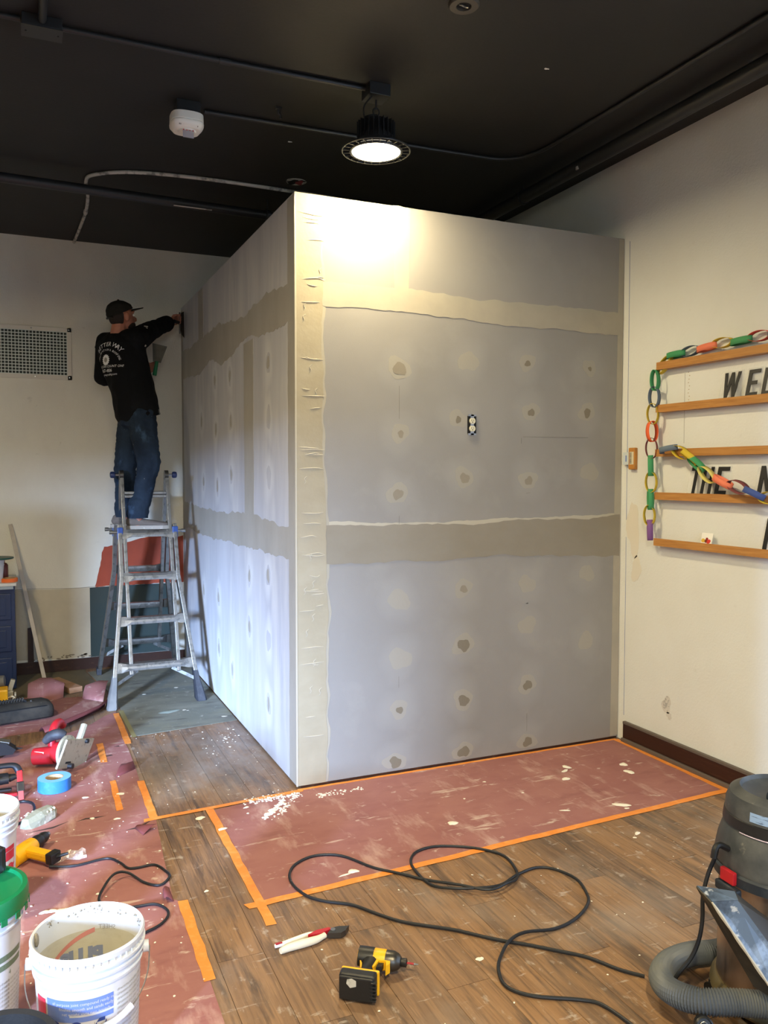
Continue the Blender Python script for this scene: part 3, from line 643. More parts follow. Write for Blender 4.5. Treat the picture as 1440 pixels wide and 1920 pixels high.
for (x, y, l) in ((-.03, .16, 'tiny hooked bracket left under the ceiling between the conduits'),):
    b = bmesh.new(); tube(b, [(x, y, HC), (x, y, HC - .03), (x + .01, y, HC - .04), (x + .012, y, HC - .055)], .006, 8, 3); bx(b, (x, y, HC - .006), (.03, .02, .012)); o = obj('ceiling_bracket', b, M_black, None); tag(o, l, 'bracket')
b = bmesh.new()
for (x, y) in ((.96, -.70), (.15, .55)): prism(b, blob(x, y, .012, .006, 8, .3, seed=9), ceilf, .002)
o = obj('paint_fleck', b, M_white, ceiling); o['kind'] = 'stuff'

# ------------------------------------------------------------------ return-air grille
t = thing('vent_grille', 'white egg-crate return air grille on the back wall left of the worker', 'vent', (-1.25, D_ - .004, 2.30))
x0, x1, z0, z1 = -1.66, -.85, 2.298, 2.702
b = bmesh.new(); fw = .034
for (c, s) in (((x0 + x1) / 2, z1 - fw / 2), ((x0 + x1) / 2, z0 + fw / 2)): bx(b, (c, D_ - .006, s), (x1 - x0, .012, fw), bev=.003)
for c in (x0 + fw / 2, x1 - fw / 2): bx(b, (c, D_ - .006, (z0 + z1) / 2), (fw, .012, z1 - z0), bev=.003)
obj('frame', b, mat('vent_paint', S(206, 200, 186), .5), t)
b = bmesh.new(); bx(b, ((x0 + x1) / 2, D_ - .0006, (z0 + z1) / 2), (x1 - x0 - .02, .0012, z1 - z0 - .02)); obj('duct_opening', b, mat('duct_dark', S(44, 52, 48), .7), t)
gm = mat('grid_paint', S(206, 214, 204), .5); nx = 30; nz = 14; ix0, ix1, iz0, iz1 = x0 + fw, x1 - fw, z0 + fw, z1 - fw
b = bmesh.new(); bx(b, (0, 0, 0), (.0055, .010, iz1 - iz0)); mv = bpy.data.meshes.new('grid_bar'); b.to_mesh(mv); b.free(); mv.materials.append(gm)
b = bmesh.new(); bx(b, (0, 0, 0), (ix1 - ix0, .010, .0055)); mh = bpy.data.meshes.new('grid_bar'); b.to_mesh(mh); b.free(); mh.materials.append(gm)
for i in range(nx + 1): o = link(bpy.data.objects.new('grid_bar', mv), t); o.location = (ix0 + (ix1 - ix0) * i / nx, D_ - .0065, (iz0 + iz1) / 2)
for i in range(nz + 1): o = link(bpy.data.objects.new('grid_bar', mh), t); o.location = ((ix0 + ix1) / 2, D_ - .0066, iz0 + (iz1 - iz0) * i / nz)
for (sx, sz) in ((-1.14, z1 - .017), (-.87, z1 - .017), (-1.12, z0 + .017), (-.87, z0 + .017)):
    b = bmesh.new(); cyl(b, (sx, D_ - .015, sz), (sx, D_ - .011, sz), .006, n=10); obj('screw', b, M_steel, t)
#==PART2==
# ------------------------------------------------------------------ floor coverings
def sheet(name, pts, z, th, m, label, cat, parent=None, wrinkle=0, step=.06):
    b = bmesh.new(); prism(b, pts, lambda u, v, h: Vector((u, v, z + h)), th)
    o = obj(name, b, m, parent); tag(o, label, cat); return o
def strip(parent, p, q, wd=.036, z=.0022, seed=0, label=None):
    p = Vector((p[0], p[1])); q = Vector((q[0], q[1])); d = (q - p).normalized(); n = Vector((-d.y, d.x)); rd = random.Random(seed)
    k = max(2, int((q - p).length / .06)); L = []; R = []
    for i in range(k + 1):
        c = p + (q - p) * i / k; a = rd.uniform(-.0022, .0022); w1 = wd / 2 + rd.uniform(-.001, .001)
        e = rd.uniform(-.006, .006) if i in (0, k) else 0
        L.append(tuple(c + n * (w1 + a) + d * e)); R.append(tuple(c - n * (w1 - a) - d * e))
    b = bmesh.new(); prism(b, R + L[::-1], lambda u, v, h: Vector((u, v, z + h)), .0006)
    return obj('tape_strip', b, M_tape, parent, label=label)
def drips(parent, pts, z=.0022, seed=0, m=None, name='compound_drip'):
    rd = random.Random(seed)
    for i, (x, y, r, e, a) in enumerate(pts):
        b = bmesh.new(); n = 14; out = blob(x, y, r * e, r, n, .22, a, seed=seed + i)
        c = b.verts.new((x, y, z + min(r * .3, .005))); low = [b.verts.new((u, v, z)) for u, v in out]; mid = [b.verts.new((x + (u - x) * .7, y + (v - y) * .7, z + min(r * .22, .004))) for u, v in out]
        for k in range(n):
            j = (k + 1) % n; b.faces.new((low[k], low[j], mid[j], mid[k])); b.faces.new((mid[k], mid[j], c))
        obj(name, b, m or M_compW, parent, smooth=True)
fp = sheet('floor_paper', [(-.453, -.985), (.4, -.95), (1.2, -.905), (1.955, -.862), (1.965, -.03), (.02, -.03), (-.453, -.10)], .0006, .0009, M_rosin, 'red rosin paper taped down in front of the grey partition', 'floor paper')
strip(fp, (-.452, -.085), (-.459, -1.157), seed=1); strip(fp, (-.51, -1.005), (1.965, -.875), seed=2, z=.0018); strip(fp, (1.955, -.03), (1.945, -.86), seed=3); strip(fp, (.0, -.022), (1.96, -.022), .020, seed=4, z=.0018); strip(fp, (-.751, -.093), (.02, -.035), seed=5, z=.0028, wd=.030)
drips(fp, [(1.41, -.293, .018, 1.3, 1.9), (1.369, -.336, .012, 2.2, .5), (1.305, -.433, .016, 1.6, .4), (1.717, -.383, .02, 1.3, 0), (1.67, -.485, .022, 1.3, 2), (1.346, -.816, .018, 2.2, -.6), (1.342, -.855, .008, 1.6, 0), (.515, -.674, .018, 1.3, .2), (-.059, -.911, .017, 1.2, .2), (-.098, -.925, .006, 4.5, .2), (1.063, -.76, .008, 3, -.4), (-.29, -.13, .010, 1.4, .3), (-.30, -.20, .007, 1, .3), (-.447, -.32, .014, 1.4, .4), (.9, -.3, .006, 1.5, 0), (1.0, -.5, .005, 1.5, 0), (.7, -.45, .005, 1.5, 1)], seed=3)
b = bmesh.new(); rd = random.Random(12)   # spilled dry compound crumbs by the partition corner
def crumbs(b, n, fx, r0=.002, r1=.007, z=.002):
    for i in range(n):
        x, y = fx(); r = rd.uniform(r0, r1); q = bmesh.ops.create_icosphere(b, subdivisions=1, radius=r); a = rd.uniform(0, 3)
        for v in q['verts']: v.co = Matrix.Rotation(a, 3, 'Z') @ Vector((v.co.x * rd.uniform(.9, 1.7), v.co.y, v.co.z * .45)) + Vector((x, y, z))
crumbs(b, 170, lambda: (lambda t: (-.27 + .24 * t + rd.gauss(0, .02), -.06 - .02 * t + rd.gauss(0, .018)))(rd.random()))
crumbs(b, 110, lambda: (lambda t: (-.25 + .15 * t + rd.gauss(0, .008), -.29 + .17 * t + rd.gauss(0, .008)))(rd.random()), .003, .009)
crumbs(b, 60, lambda: (lambda t: (-.20 + .19 * t + rd.gauss(0, .008), -.31 + .26 * t + rd.gauss(0, .008)))(rd.random()))
crumbs(b, 60, lambda: (rd.uniform(.06, .30), -.13 + rd.gauss(0, .015)))
o = obj('dry_compound_crumbs', b, M_compW); tag(o, 'white crumbs of dry joint compound at the foot of the partition corner', 'crumbs', kind='stuff')
b = bmesh.new(); crumbs(b, 90, lambda: (rd.uniform(-.66, -.01), rd.uniform(-.1, 1.25)), .001, .0035, .001); crumbs(b, 26, lambda: (rd.gauss(-.17, .08), rd.gauss(.88, .10)), .002, .007, .001)
crumbs(b, 120, lambda: (rd.uniform(-1.3, -.72), rd.uniform(-1.6, .9)), .0015, .0045, .003); crumbs(b, 40, lambda: (rd.uniform(-.4, 1.5), rd.uniform(-1.9, -1.05)), .0015, .004, .001)
o = obj('plaster_debris', b, M_compW); tag(o, 'small white plaster specks scattered over the wood floor', 'debris', kind='stuff')

E1 = [(-.712, 1.25), (-.70, .95), (-.70, .64), (-.705, .44), (-.695, -.05), (-.725, -.49), (-.745, -.84), (-.717, -.88), (-.722, -1.38), (-.735, -2.2), (-.74, -3.3)]
near = [(-2.1, -3.3), (-2.1, 1.15), (-1.45, 1.20), (-1.16, 1.276), (-1.06, 1.34), (-.95, 1.43), (-.86, 1.52), (-.76, 1.68), (-.69, 1.74), (-.70, 1.5)] + E1
lp = sheet('floor_paper', near, .0006, .0009, M_rosin, 'long worn red rosin paper under the tools at the left', 'floor paper')
strip(lp, (-.693, 1.70), (-.690, 1.04), seed=6); strip(lp, (-.700, .414), (-.706, -.10), seed=7); strip(lp, (-.842, 1.107), (-.847, .773), seed=8); strip(lp, (-.832, .471), (-.837, .073), seed=9, wd=.030); strip(lp, (-.715, -.868), (-.722, -1.385), seed=10)
drips(lp, [(-.813, .277, .014, 1.3, 0), (-.975, .296, .012, 1.2, 0), (-.963, .028, .010, 1.2, 0), (-1.154, -.947, .014, 1.4, 1), (-.995, -.692, .008, 1, 0), (-.86, -.02, .010, 1.5, 0), (-.87, .8, .006, 1.4, 0)], seed=40)
drips(lp, [(-1.18 + .024 * i, -.752 - .006 * i + .004 * (i % 2), .013, 1.5, .1) for i in range(7)], seed=60)
far = [(-2.1, 1.42), (-1.42, 1.45), (-1.15, 1.50), (-1.03, 1.56), (-.90, 1.68), (-.80, 1.80), (-.74, 1.90), (-.76, 2.06), (-.83, 2.10), (-.87, 2.22), (-.98, 2.24), (-1.05, 2.20), (-1.22, 2.34), (-2.1, 2.40)]
lf = sheet('floor_paper', far, .0006, .0009, M_rosin, 'torn far piece of red rosin paper beneath the black case', 'floor paper')
def curl(parent, base, tip, up, name='torn_flap', m=None, n=7):
    """paper flap hinged on polyline base, curling up to tip polyline"""
    b = bmesh.new(); m_ = m or M_rosin2; rows = []
    for i in range(n):
        t = i / (n - 1); row = []
        for (p, q) in zip(base, tip):
            c = Vector((p[0] + (q[0] - p[0]) * t, p[1] + (q[1] - p[1]) * t, .0022 + up * sin(t * pi * .72) + .004 * sin(p[0] * 37 + t * 5) * t))
            row.append(b.verts.new(c))
        rows.append(row)
    for r0, r1 in zip(rows, rows[1:]):
        for k in range(len(base) - 1): b.faces.new((r0[k], r0[k + 1], r1[k + 1], r1[k]))
    o = obj(name, b, m_, parent, smooth=True)
    md = o.modifiers.new('s', 'SOLIDIFY'); md.thickness = .0008; return o
curl(lf, [(-1.16, 1.50), (-1.03, 1.56), (-.90, 1.68), (-.80, 1.80), (-.745, 1.90)], [(-1.13, 1.31), (-1.02, 1.44), (-.90, 1.57), (-.79, 1.72), (-.72, 1.86)], .055)
curl(lf, [(-1.22, 2.32), (-1.13, 2.27), (-1.05, 2.20), (-.99, 2.24)], [(-1.21, 2.42), (-1.13, 2.62), (-1.06, 2.60), (-.97, 2.36)], .085, m=M_rosin)
curl(lf, [(-.87, 2.16), (-.80, 2.08), (-.745, 2.02)], [(-.83, 2.26), (-.74, 2.40), (-.67, 2.36)], .075, m=M_rosin)
curl(lp, [(-.812, .512), (-.705, .60)], [(-.77, .64), (-.715, .655)], .03)
curl(lp, [(-.80, -.157), (-.775, -.245)], [(-.775, -.17), (-.71, -.195)], .02)
curl(lp, [(-.745, -.75), (-.745, -.86)], [(-.775, -.79), (-.78, -.86)], .02)
M_tear = mat('tear_dark', S(56, 40, 34), .9)
for pts in ([(-1.03, .02), (-.99, .045), (-.95, .04), (-.90, .035), (-.95, .025), (-.99, .03)], [(-1.24, -.02), (-1.13, .005), (-1.06, .04), (-1.13, -.012)], [(-.86, .87), (-.80, .885), (-.79, .87), (-.83, .86)], [(-.84, -.16), (-.80, -.15), (-.72, -.10), (-.78, -.165)], [(-.772, 1.02), (-.745, 1.03), (-.74, 1.01)]):
    b = bmesh.new(); prism(b, pts, lambda u, v, h: Vector((u, v, .0015 + h)), .0003); obj('paper_tear', b, M_tear, lp)
gs = sheet('floor_board', [(-.640, 1.165), (.0, 1.245), (-.002, 3.07), (-.42, 3.07), (-.78, 2.95), (-.69, 2.3), (-.655, 1.80)], .0005, .0022, M_board, 'grey dusty protective sheet on the floor under the ladder', 'floor sheet')
b = bmesh.new(); prism(b, [(-.655, 1.15), (-.63, 1.15), (-.642, 1.75), (-.672, 1.75)], lambda u, v, h: Vector((u, v, .0029 + h)), .0004); obj('glue_edge', b, mat('yellowed_edge', S(136, 128, 84), .7), gs)
drips(gs, [(-.37, 1.60, .035, 1.9, .2)], z=.0030, seed=90, m=mat('wet_splat', S(140, 150, 140), .35)); drips(gs, [(-.27, 1.60, .010, 1.6, .2), (-.25, 1.58, .006, 1.6, .2), (-.46, 2.1, .012, 1.2, 0), (-.22, 2.2, .01, 1.5, 0), (-.06, 1.35, .012, 1.5, 0)], z=.003, seed=95, m=M_compE)
fb = sheet('floor_board', [(-1.45, 2.42), (-1.22, 2.36), (-.99, 2.30), (-.72, 2.42), (-.79, 2.95), (-.79, 3.07), (-1.45, 3.07)], .0004, .0005, mat('tan_vinyl', S(112, 104, 84), .7, layers=[(S(90, 84, 70), 5, .4, .7, U, .8)], coord='World'), 'tan vinyl flooring patch near the back wall left of the ladder', 'floor sheet')

# ------------------------------------------------------------------ ladder
def bar(b, p0, p1, wx, wy, xdir=(1, 0, 0), bev=0):
    p0 = Vector(p0); p1 = Vector(p1); z = (p1 - p0).normalized(); x = Vector(xdir); x = (x - z * x.dot(z)).normalized(); y = z.cross(x)
    M = Matrix((x, y, z)).transposed(); bx(b, (p0 + p1) / 2, (wx, wy, (p1 - p0).length), M, bev)
LAD = thing('folding_ladder', 'worn aluminium multi-position ladder under the worker', 'ladder', (-.42, 2.3, 0))
def yf(z): return 1.82 + .325 * z
def yr(z): return 2.86 - .325 * z
CX = -.412
def hw(z): return .19 if z > .86 else .19 + (.86 - z) * .118
for side, fy in (('front', yf), ('rear', yr)):
    fr = side == 'front'; z0 = .16 if fr else .05
    for s in (-1, 1):
        b = bmesh.new()
        P = [(CX + s * hw(z), fy(z), z) for z in (z0, .84, 1.20)]
        bar(b, P[0], P[1], .027, .066, bev=.003); bar(b, P[1], P[2], .027, .066, bev=.003)
        obj('outer_rail', b, M_alu, LAD)
        b = bmesh.new(); bar(b, (CX + s * .158, fy(.20), .20), (CX + s * .158, fy(1.53), 1.53), .024, .052, bev=.003); obj('inner_rail', b, M_alu, LAD)
        b = bmesh.new()
        if fr:
            prev = None
            for (z, w, d) in ((.20, .034, .072), (.15, .040, .076), (.05, .062, .098), (.012, .072, .112), (.0, .066, .105)):
                c = Vector((CX + s * (hw(max(z, .0)) + (.0 if z > .1 else .004)), fy(z), z + .0015))
                ring = [b.verts.new(c + Vector((x * w / 2, y * d / 2, 0))) for x, y in ((-1, -.7), (-.7, -1), (.7, -1), (1, -.7), (1, .7), (.7, 1), (-.7, 1), (-1, .7))]
                if prev:
                    for k in range(8): b.faces.new((prev[k], prev[(k + 1) % 8], ring[(k + 1) % 8], ring[k]))
                else: b.faces.new(ring)
                prev = ring
            b.faces.new(prev); obj('rubber_foot', b, M_rub if s < 0 else M_rubd, LAD, smooth=True, label='pale dusty rubber foot' if s < 0 else 'dark rubber foot')
        else:
            bx(b, (CX + s * hw(0), fy(.026), .0275), (.036, .078, .052), bev=.005); obj('rubber_foot', b, M_rubd, LAD)
        b = bmesh.new(); z1, z2 = .115, .225
        bar(b, (CX + s * (hw(z1) - .012), fy(z1) + .0, z1 + .03), (CX + s * (hw(z2) - .15), fy(z2) + .01, z2 + .0), .022, .008, xdir=(0, 0, 1)); obj('brace', b, M_alu, LAD)
    for z in (.255, .553, .845, 1.14):
        b = bmesh.new(); h = hw(z) + .004; y = fy(z)
        sg = -1 if fr else 1
        dir_ = Vector((0, .325 if fr else -.325, 1)).normalized()
        # rung: D-section tube with flattened flared ends
        L = [(-h, .070), (-h + .045, .066), (-h + .085, .046), (h - .085, .046), (h - .045, .066), (h, .070)]; prev = None
        for (x, ht) in L:
            c = Vector((CX + x, y, z)); dp = .030 if ht < .05 else .012; o_ = Vector((0, sg, 0)) * (.018 if ht > .05 else .0)
            ring = [b.verts.new(c + o_ + dir_ * (a * ht / 2) + Vector((0, q * dp, 0))) for a, q in ((-1, -1), (-.3, -1.15), (.3, -1.15), (1, -1), (1, 1), (-1, 1))]
            if prev:
                for k in range(6): b.faces.new((prev[k], prev[(k + 1) % 6], ring[(k + 1) % 6], ring[k]))
            else: b.faces.new(ring)
            prev = ring
        b.faces.new(prev); rg = obj('rung', b, M_alu, LAD)
        b = bmesh.new()
        for s in (-1, 1):
            for q in (-1, 1): c = Vector((CX + s * (h - .010), y + sg * .030, z)) + dir_ * (q * .020); cyl(b, c, c + Vector((0, sg * .004, 0)), .0045, n=8)
        o = obj('rivet', b, M_dsteel, rg); o['kind'] = 'stuff'
    b = bmesh.new(); z = 1.415; c = (CX, fy(z), z)
    for q in (-.012, .012): bar(b, (CX - .146, fy(z + q), z + q), (CX + .146, fy(z + q), z + q), .020, .040, xdir=(0, 0, 1), bev=.004)
    obj('rung', b, M_alu, LAD)
    for s in (-1, 1):
        z = 1.165; b = bmesh.new(); bx(b, (CX + s * .190, fy(z) + (-.02 if fr else .02), z - .02), (.040, .040, .085), bev=.006); lk = obj('lock_bracket', b, M_bluep, LAD)
        b = bmesh.new(); cyl(b, (CX + s * .20, fy(z) + (-.03 if fr else .03), z - .01), (CX + s * .26, fy(z) + (-.03 if fr else .03), z - .01), .009, n=10); cyl(b, (CX + s * .235, fy(z) + (-.03 if fr else .03), z - .01), (CX + s * .262, fy(z) + (-.03 if fr else .03), z - .01), .014, n=10); obj('lock_pin', b, M_steel, lk, smooth=True)
for s in (-1, 1):
    b = bmesh.new(); y = 2.34; cyl(b, (CX + s * .145, y, 1.555), (CX + s * .172, y, 1.555), .036, n=20); hg = obj('hinge', b, M_dsteel, LAD, smooth=True)
    b = bmesh.new(); cyl(b, (CX + s * .172, y, 1.557), (CX + s * .20, y, 1.557), .009, n=10); obj('hinge_pin', b, M_steel, hg)
    b = bmesh.new(); x = CX + s * .218; lathe(b, [(.014, -.018), (.022, -.014), (.024, 0), (.022, .014), (.014, .018)], (x, y, 1.557), 16, M=Matrix.Rotation(pi / 2, 3, 'Y'), cap0=True, cap1=True); obj('knob', b, M_navy, hg, smooth=True)

# ------------------------------------------------------------------ worker
from mathutils import noise as NZ
PER = thing('person', 'worker in black printed hoodie, cap and splattered jeans on the ladder', 'person', (-.45, 2.35, 1.165))
def RZ(deg): return Matrix.Rotation(radians(deg), 3, 'Z')
V = Vector
# key joints
shR, elR, wrR = V((-.450, 2.42, 2.545)), V((-.300, 2.62, 2.655)), V((-.135, 2.800, 2.752))
shL, elL, wrL = V((-.625, 2.64, 2.535)), V((-.655, 2.655, 2.285)), V((-.385, 2.725, 2.335))
hipR, knR, anR = V((-.425, 2.34, 1.97)), V((-.382, 2.285, 1.64)), V((-.468, 2.262, 1.265))
hipL, knL, anL = V((-.475, 2.49, 1.97)), V((-.528, 2.48, 1.60)), V((-.535, 2.472, 1.265))
palR, palL = V((-.088, 2.862, 2.785)), V((-.305, 2.715, 2.378))
HC_ = V((-.530, 2.505, 2.715)); HR = RZ(20) @ Matrix.Rotation(radians(-8), 3, 'Y')
def cap_(a, ra, b_, rb): return ((tuple(a), ra), (tuple(b_), rb))
Fh = HR @ V((1, 0, 0)); Sh = HR @ V((0, -1, 0)); Uh = HR @ V((0, 0, 1))
def hp_(f, s, u): return tuple(HC_ + Fh * f + Sh * s + Uh * u)
body = [((hp_(-.012, 0, .020), (.094, .074, .092, HR))), ((hp_(.030, 0, -.045), (.060, .056, .058, HR))), ((hp_(.070, 0, -.088), (.022, .026, .018, HR))),
        ((hp_(.075, 0, .0), (.020, .030, .04, HR))), ((hp_(.098, 0, -.020), (.018, .012, .020, HR))), ((hp_(.085, 0, -.058), (.012, .024, .010, HR))), ((hp_(.080, 0, .035), (.014, .045, .014, HR))),
        ((hp_(-.004, .082, -.008), (.020, .016, .036, HR))), ((hp_(-.004, -.082, -.008), (.020, .016, .036, HR))),
        cap_(HC_ + V((-.02, 0, -.05)), .055, (-.560, 2.515, 2.57), .062),
        cap_((-.545, 2.53, 2.50), (.10, .17, .10, RZ(40)), (-.50, 2.48, 2.28), (.10, .14, .12, RZ(20))), cap_((-.50, 2.48, 2.28), (.10, .13, .12, RZ(20)), (-.45, 2.415, 2.03), (.11, .14, .11, RZ(16))),
        cap_(shR, .062, elR, .045), cap_(elR, .043, wrR, .027), cap_(shL, .062, elL, .045), cap_(elL, .043, wrL, .027),
        cap_((-.53, 2.52, 2.53), .07, shR, .06), cap_((-.56, 2.54, 2.53), .07, shL, .06),
        cap_(hipR, .085, knR, .058), cap_(knR, .056, anR, .038), cap_(hipL, .085, knL, .058), cap_(knL, .056, anL, .038),
        cap_(anR, .036, (-.46, 2.262, 1.20), .034), cap_((-.47, 2.262, 1.20), .032, (-.31, 2.225, 1.185), .024), cap_(anL, .036, (-.535, 2.472, 1.20), .034), cap_((-.54, 2.472, 1.20), .032, (-.39, 2.44, 1.185), .024)]
def hand(wr, pal, fdir, cdir, thumb):
    """fdir: along the knuckles (index to little), cdir: direction fingers curl to"""
    out = []; d = (pal - wr).normalized(); fdir = V(fdir).normalized(); cdir = V(cdir).normalized()
    out.append(((tuple(wr), .024), (tuple(pal - fdir * .026), .015), (tuple(pal + fdir * .026), .015)))
    for i, L in enumerate((.036, .040, .037, .030)):
        k = pal + fdir * (-.031 + .0207 * i) + d * .006
        a = k + d * L * .75 + cdir * .012; b_ = a + d * .006 + cdir * (L * .62); c = b_ - d * .020 + cdir * .006
        out += [cap_(k, .0098, a, .0088), cap_(a, .0088, b_, .0082), cap_(b_, .0082, c, .0074)]
    t0 = wr + (pal - wr) * .45 - fdir * .020; t1 = t0 + V(thumb) * .030 - fdir * .010; t2 = t1 + (d * .7 + cdir * .5).normalized() * .028
    out += [cap_(t0, .013, t1, .011), cap_(t1, .0105, t2, .0085)]
    return out
body += hand(wrR, palR, (.10, -.05, -1), (.6, -.7, 0), V((.3, -.8, .4)))
body += hand(wrL, palL, (.10, -.35, -.9), (.35, -.9, .1), V((.5, -.2, .8)))
bd = organic('body', body, M_skin, PER, voxel=.0058, smooth=4)
b = bmesh.new()
for s in (-1, 1): q = bmesh.ops.create_uvsphere(b, u_segments=12, v_segments=8, radius=.009); [setattr(v, 'co', v.co + V(hp_(.078, s * .030, .008))) for v in q['verts']]
obj('eye', b, M_white, PER, smooth=True)
# hair: nape and sides under the cap, and short beard
hair = organic('hair', [((hp_(-.024, 0, .006), (.085, .0755, .080, HR))), ((hp_(-.052, 0, -.030), (.042, .054, .030, HR)))], M_hair, PER, voxel=.007, smooth=2, cut=[(hp_(-.022, 0, 0), tuple(Fh)), ])
organic('beard', [((hp_(.040, 0, -.062), (.054, .056, .040, HR))), ((hp_(.078, 0, -.090), (.020, .026, .018, HR)))], M_hair, PER, voxel=.007, smooth=2, cut=[(hp_(.0, 0, -.035), tuple(Uh)), (hp_(.012, 0, 0), tuple(-Fh))])
capo = organic('cap', [((hp_(-.012, 0, .045), (.106, .086, .078, HR))), ((hp_(-.050, 0, .020), (.066, .080, .060, HR)))], M_cap, PER, voxel=.007, smooth=3, cut=[(hp_(.0, 0, .032), tuple((-Uh + Fh * .34).normalized()))])
b = bmesh.new(); rows = []
for i in range(7):
    t = i / 6; row = []
    for j in range(13):
        a = -1.25 + 2.5 * j / 12; r0, r1 = .080, .165 - .020 * abs(a)
        r = r0 + (r1 - r0) * t; row.append(b.verts.new(hp_(r * cos(a * .72) * (1 + .05 * t), r * .68 * sin(a), .056 + .010 * t - .020 * (sin(a) ** 2) * 1.0)))
    rows.append(row)
for r0, r1 in zip(rows, rows[1:]):
    for k in range(12): b.faces.new((r0[k], r0[k + 1], r1[k + 1], r1[k]))
br = obj('brim', b, M_cap, capo, smooth=True); md = br.modifiers.new('s', 'SOLIDIFY'); md.thickness = .006
b = bmesh.new(); tube(b, [hp_(-.112 * cos(a), .088 * sin(a), -.016 + .012 * cos(a)) for a in [-.55 + 1.1 * i / 8 for i in range(9)]], .007, 6, 3); obj('cap_strap', b, M_bkpl, capo)
q = b = bmesh.new(); q = bmesh.ops.create_uvsphere(b, u_segments=10, v_segments=6, radius=.008); [setattr(v, 'co', V((v.co.x, v.co.y, v.co.z * .5)) + V(hp_(-.012, 0, .123))) for v in q['verts']]; obj('cap_button', b, M_cap, capo, smooth=True)
# hoodie
def wr_disp(amp, sc=14, st=(1, 1, 1)):
    def f(co, n):
        p = V((co.x * st[0], co.y * st[1], co.z * st[2])) * sc
        return amp * (NZ.noise(p) + .5 * NZ.noise(p * 2.1)) + amp * .3
    return f
hood = [cap_((-.558, 2.525, 2.57), (.075, .085, .030, RZ(30)), (-.545, 2.53, 2.50), (.125, .215, .09, RZ(42))),
        cap_((-.540, 2.53, 2.50), (.140, .20, .09, RZ(40)), (-.500, 2.49, 2.31), (.172, .168, .12, RZ(24))),
        cap_((-.500, 2.49, 2.31), (.170, .168, .11, RZ(24)), (-.452, 2.43, 2.10), (.155, .170, .10, RZ(16))),
        cap_((-.455, 2.43, 2.10), (.155, .170, .10, RZ(16)), (-.435, 2.42, 1.98), (.165, .175, .10, RZ(14))),
        cap_((-.53, 2.52, 2.53), .085, shR, .082), cap_(shR, .084, elR, .070), cap_(elR, .070, elR + (wrR - elR) * .88, .050), cap_(elR + (wrR - elR) * .5, .062, elR + (wrR - elR) * .80, .060), cap_(shR + V((-.01, 0, -.04)), .075, shR + (elR - shR) * .8 + V((0, 0, -.02)), .062),
        cap_((-.56, 2.54, 2.53), .085, shL, .080), cap_(shL, .084, elL, .068), cap_(elL, .068, elL + (wrL - elL) * .97, .044), cap_(elL + (wrL - elL) * .4, .060, elL + (wrL - elL) * .88, .050)]
hd = organic('hoodie', hood, M_cloth, PER, voxel=.0085, smooth=7, disp=wr_disp(.008, 11, (1, 1, .7)), cut=[((-.43, 2.42, 1.965), (.26, 0, -1))])
jd = organic('jeans', [cap_((-.45, 2.42, 2.05), (.135, .150, .05, RZ(16)), (-.45, 2.415, 1.96), (.138, .155, .08, RZ(16))), cap_(hipR, .105, knR, .084), cap_(knR, .082, knR + (anR - knR) * .35, .070), cap_(knR + (anR - knR) * .3, .070, anR + V((0, 0, -.03)), .067),
        cap_(anR + V((0, 0, .075)), .074, anR + V((0, 0, .02)), .078), cap_(hipL, .100, knL, .080), cap_(knL, .080, knL + (anL - knL) * .35, .072), cap_(knL + (anL - knL) * .3, .072, anL + V((0, 0, -.03)), .064), cap_(anL + V((0, 0, .075)), .070, anL + V((0, 0, .02)), .074)],
        M_jean, PER, voxel=.0085, smooth=6, disp=wr_disp(.007, 13, (1, 1, 1.9)), cut=[((0, 0, 1.247), (0, 0, -1))])
for nm, an, rz in (('R', V((-.460, 2.262, 1.165)), -13), ('L', V((-.538, 2.472, 1.165)), -12)):
    Rr_ = RZ(rz); P_ = lambda x, y, z: tuple(an + Rr_ @ V((x, y, z)))
    sh = organic('shoe', [cap_(P_(-.055, 0, .052), (.040, .036, .034, Rr_), P_(.03, 0, .045), (.05, .040, .034, Rr_)), cap_(P_(.03, 0, .045), (.05, .040, .032, Rr_), P_(.165, 0, .034), (.048, .042, .020, Rr_)), cap_(P_(-.045, 0, .075), (.042, .038, .030, Rr_), P_(-.02, 0, .060), .04)], M_shoe, PER, voxel=.007, smooth=3)
    b = bmesh.new(); prism(b, [(x, y) for x, y in [(-.098, -.022), (-.085, -.038), (0, -.040), (.10, -.049), (.17, -.047), (.212, -.022), (.215, .010), (.19, .038), (.10, .044), (0, .036), (-.08, .036), (-.10, .018)]], lambda u, v, h: V(P_(u, v, .003 + h)), .026)
    obj('sole', b, M_sole, sh)
# back print, wrapped onto the hoodie
bv = BVHTree.FromPolygons([v.co.copy() for v in hd.data.vertices], [tuple(p.vertices) for p in hd.data.polygons])
PN = V((-.80, -.60, 0)).normalized(); PR = V((.60, -.80, 0)); PC = V((-.605, 2.455, 2.385))
def onshirt(u, v):
    u *= .86; v *= .9; o_ = PC + PR * u + V((0, 0, 1)) * v + PN * .5; h = bv.ray_cast(o_, -PN)
    return (h[0] + h[1] * .0025) if h[0] is not None else PC + PR * u + V((0, 0, v))
def arc_text(b, s, size, R_, ang0, cv, sq=1.0):
    tot = len(s)
    for i, ch in enumerate(s):
        if ch == ' ': continue
        a = ang0 * (.5 - i / (tot - 1)); v_, f_ = text_tris(ch, size, 'CENTER', res=1, bold=.012 * 0)
        vs = []
        for x, y in v_:
            r = R_ + y; x2 = x; u = -sin(a) * r + cos(a) * x2; v = (cos(a) * r + sin(a) * x2) * sq; vs.append(b.verts.new(onshirt(u, v - R_ * sq + cv)))
        for t in f_:
            try: b.faces.new([vs[k] for k in t])
            except ValueError: pass
M_print = mat('white_print', S(232, 232, 230), .7)
b = bmesh.new()
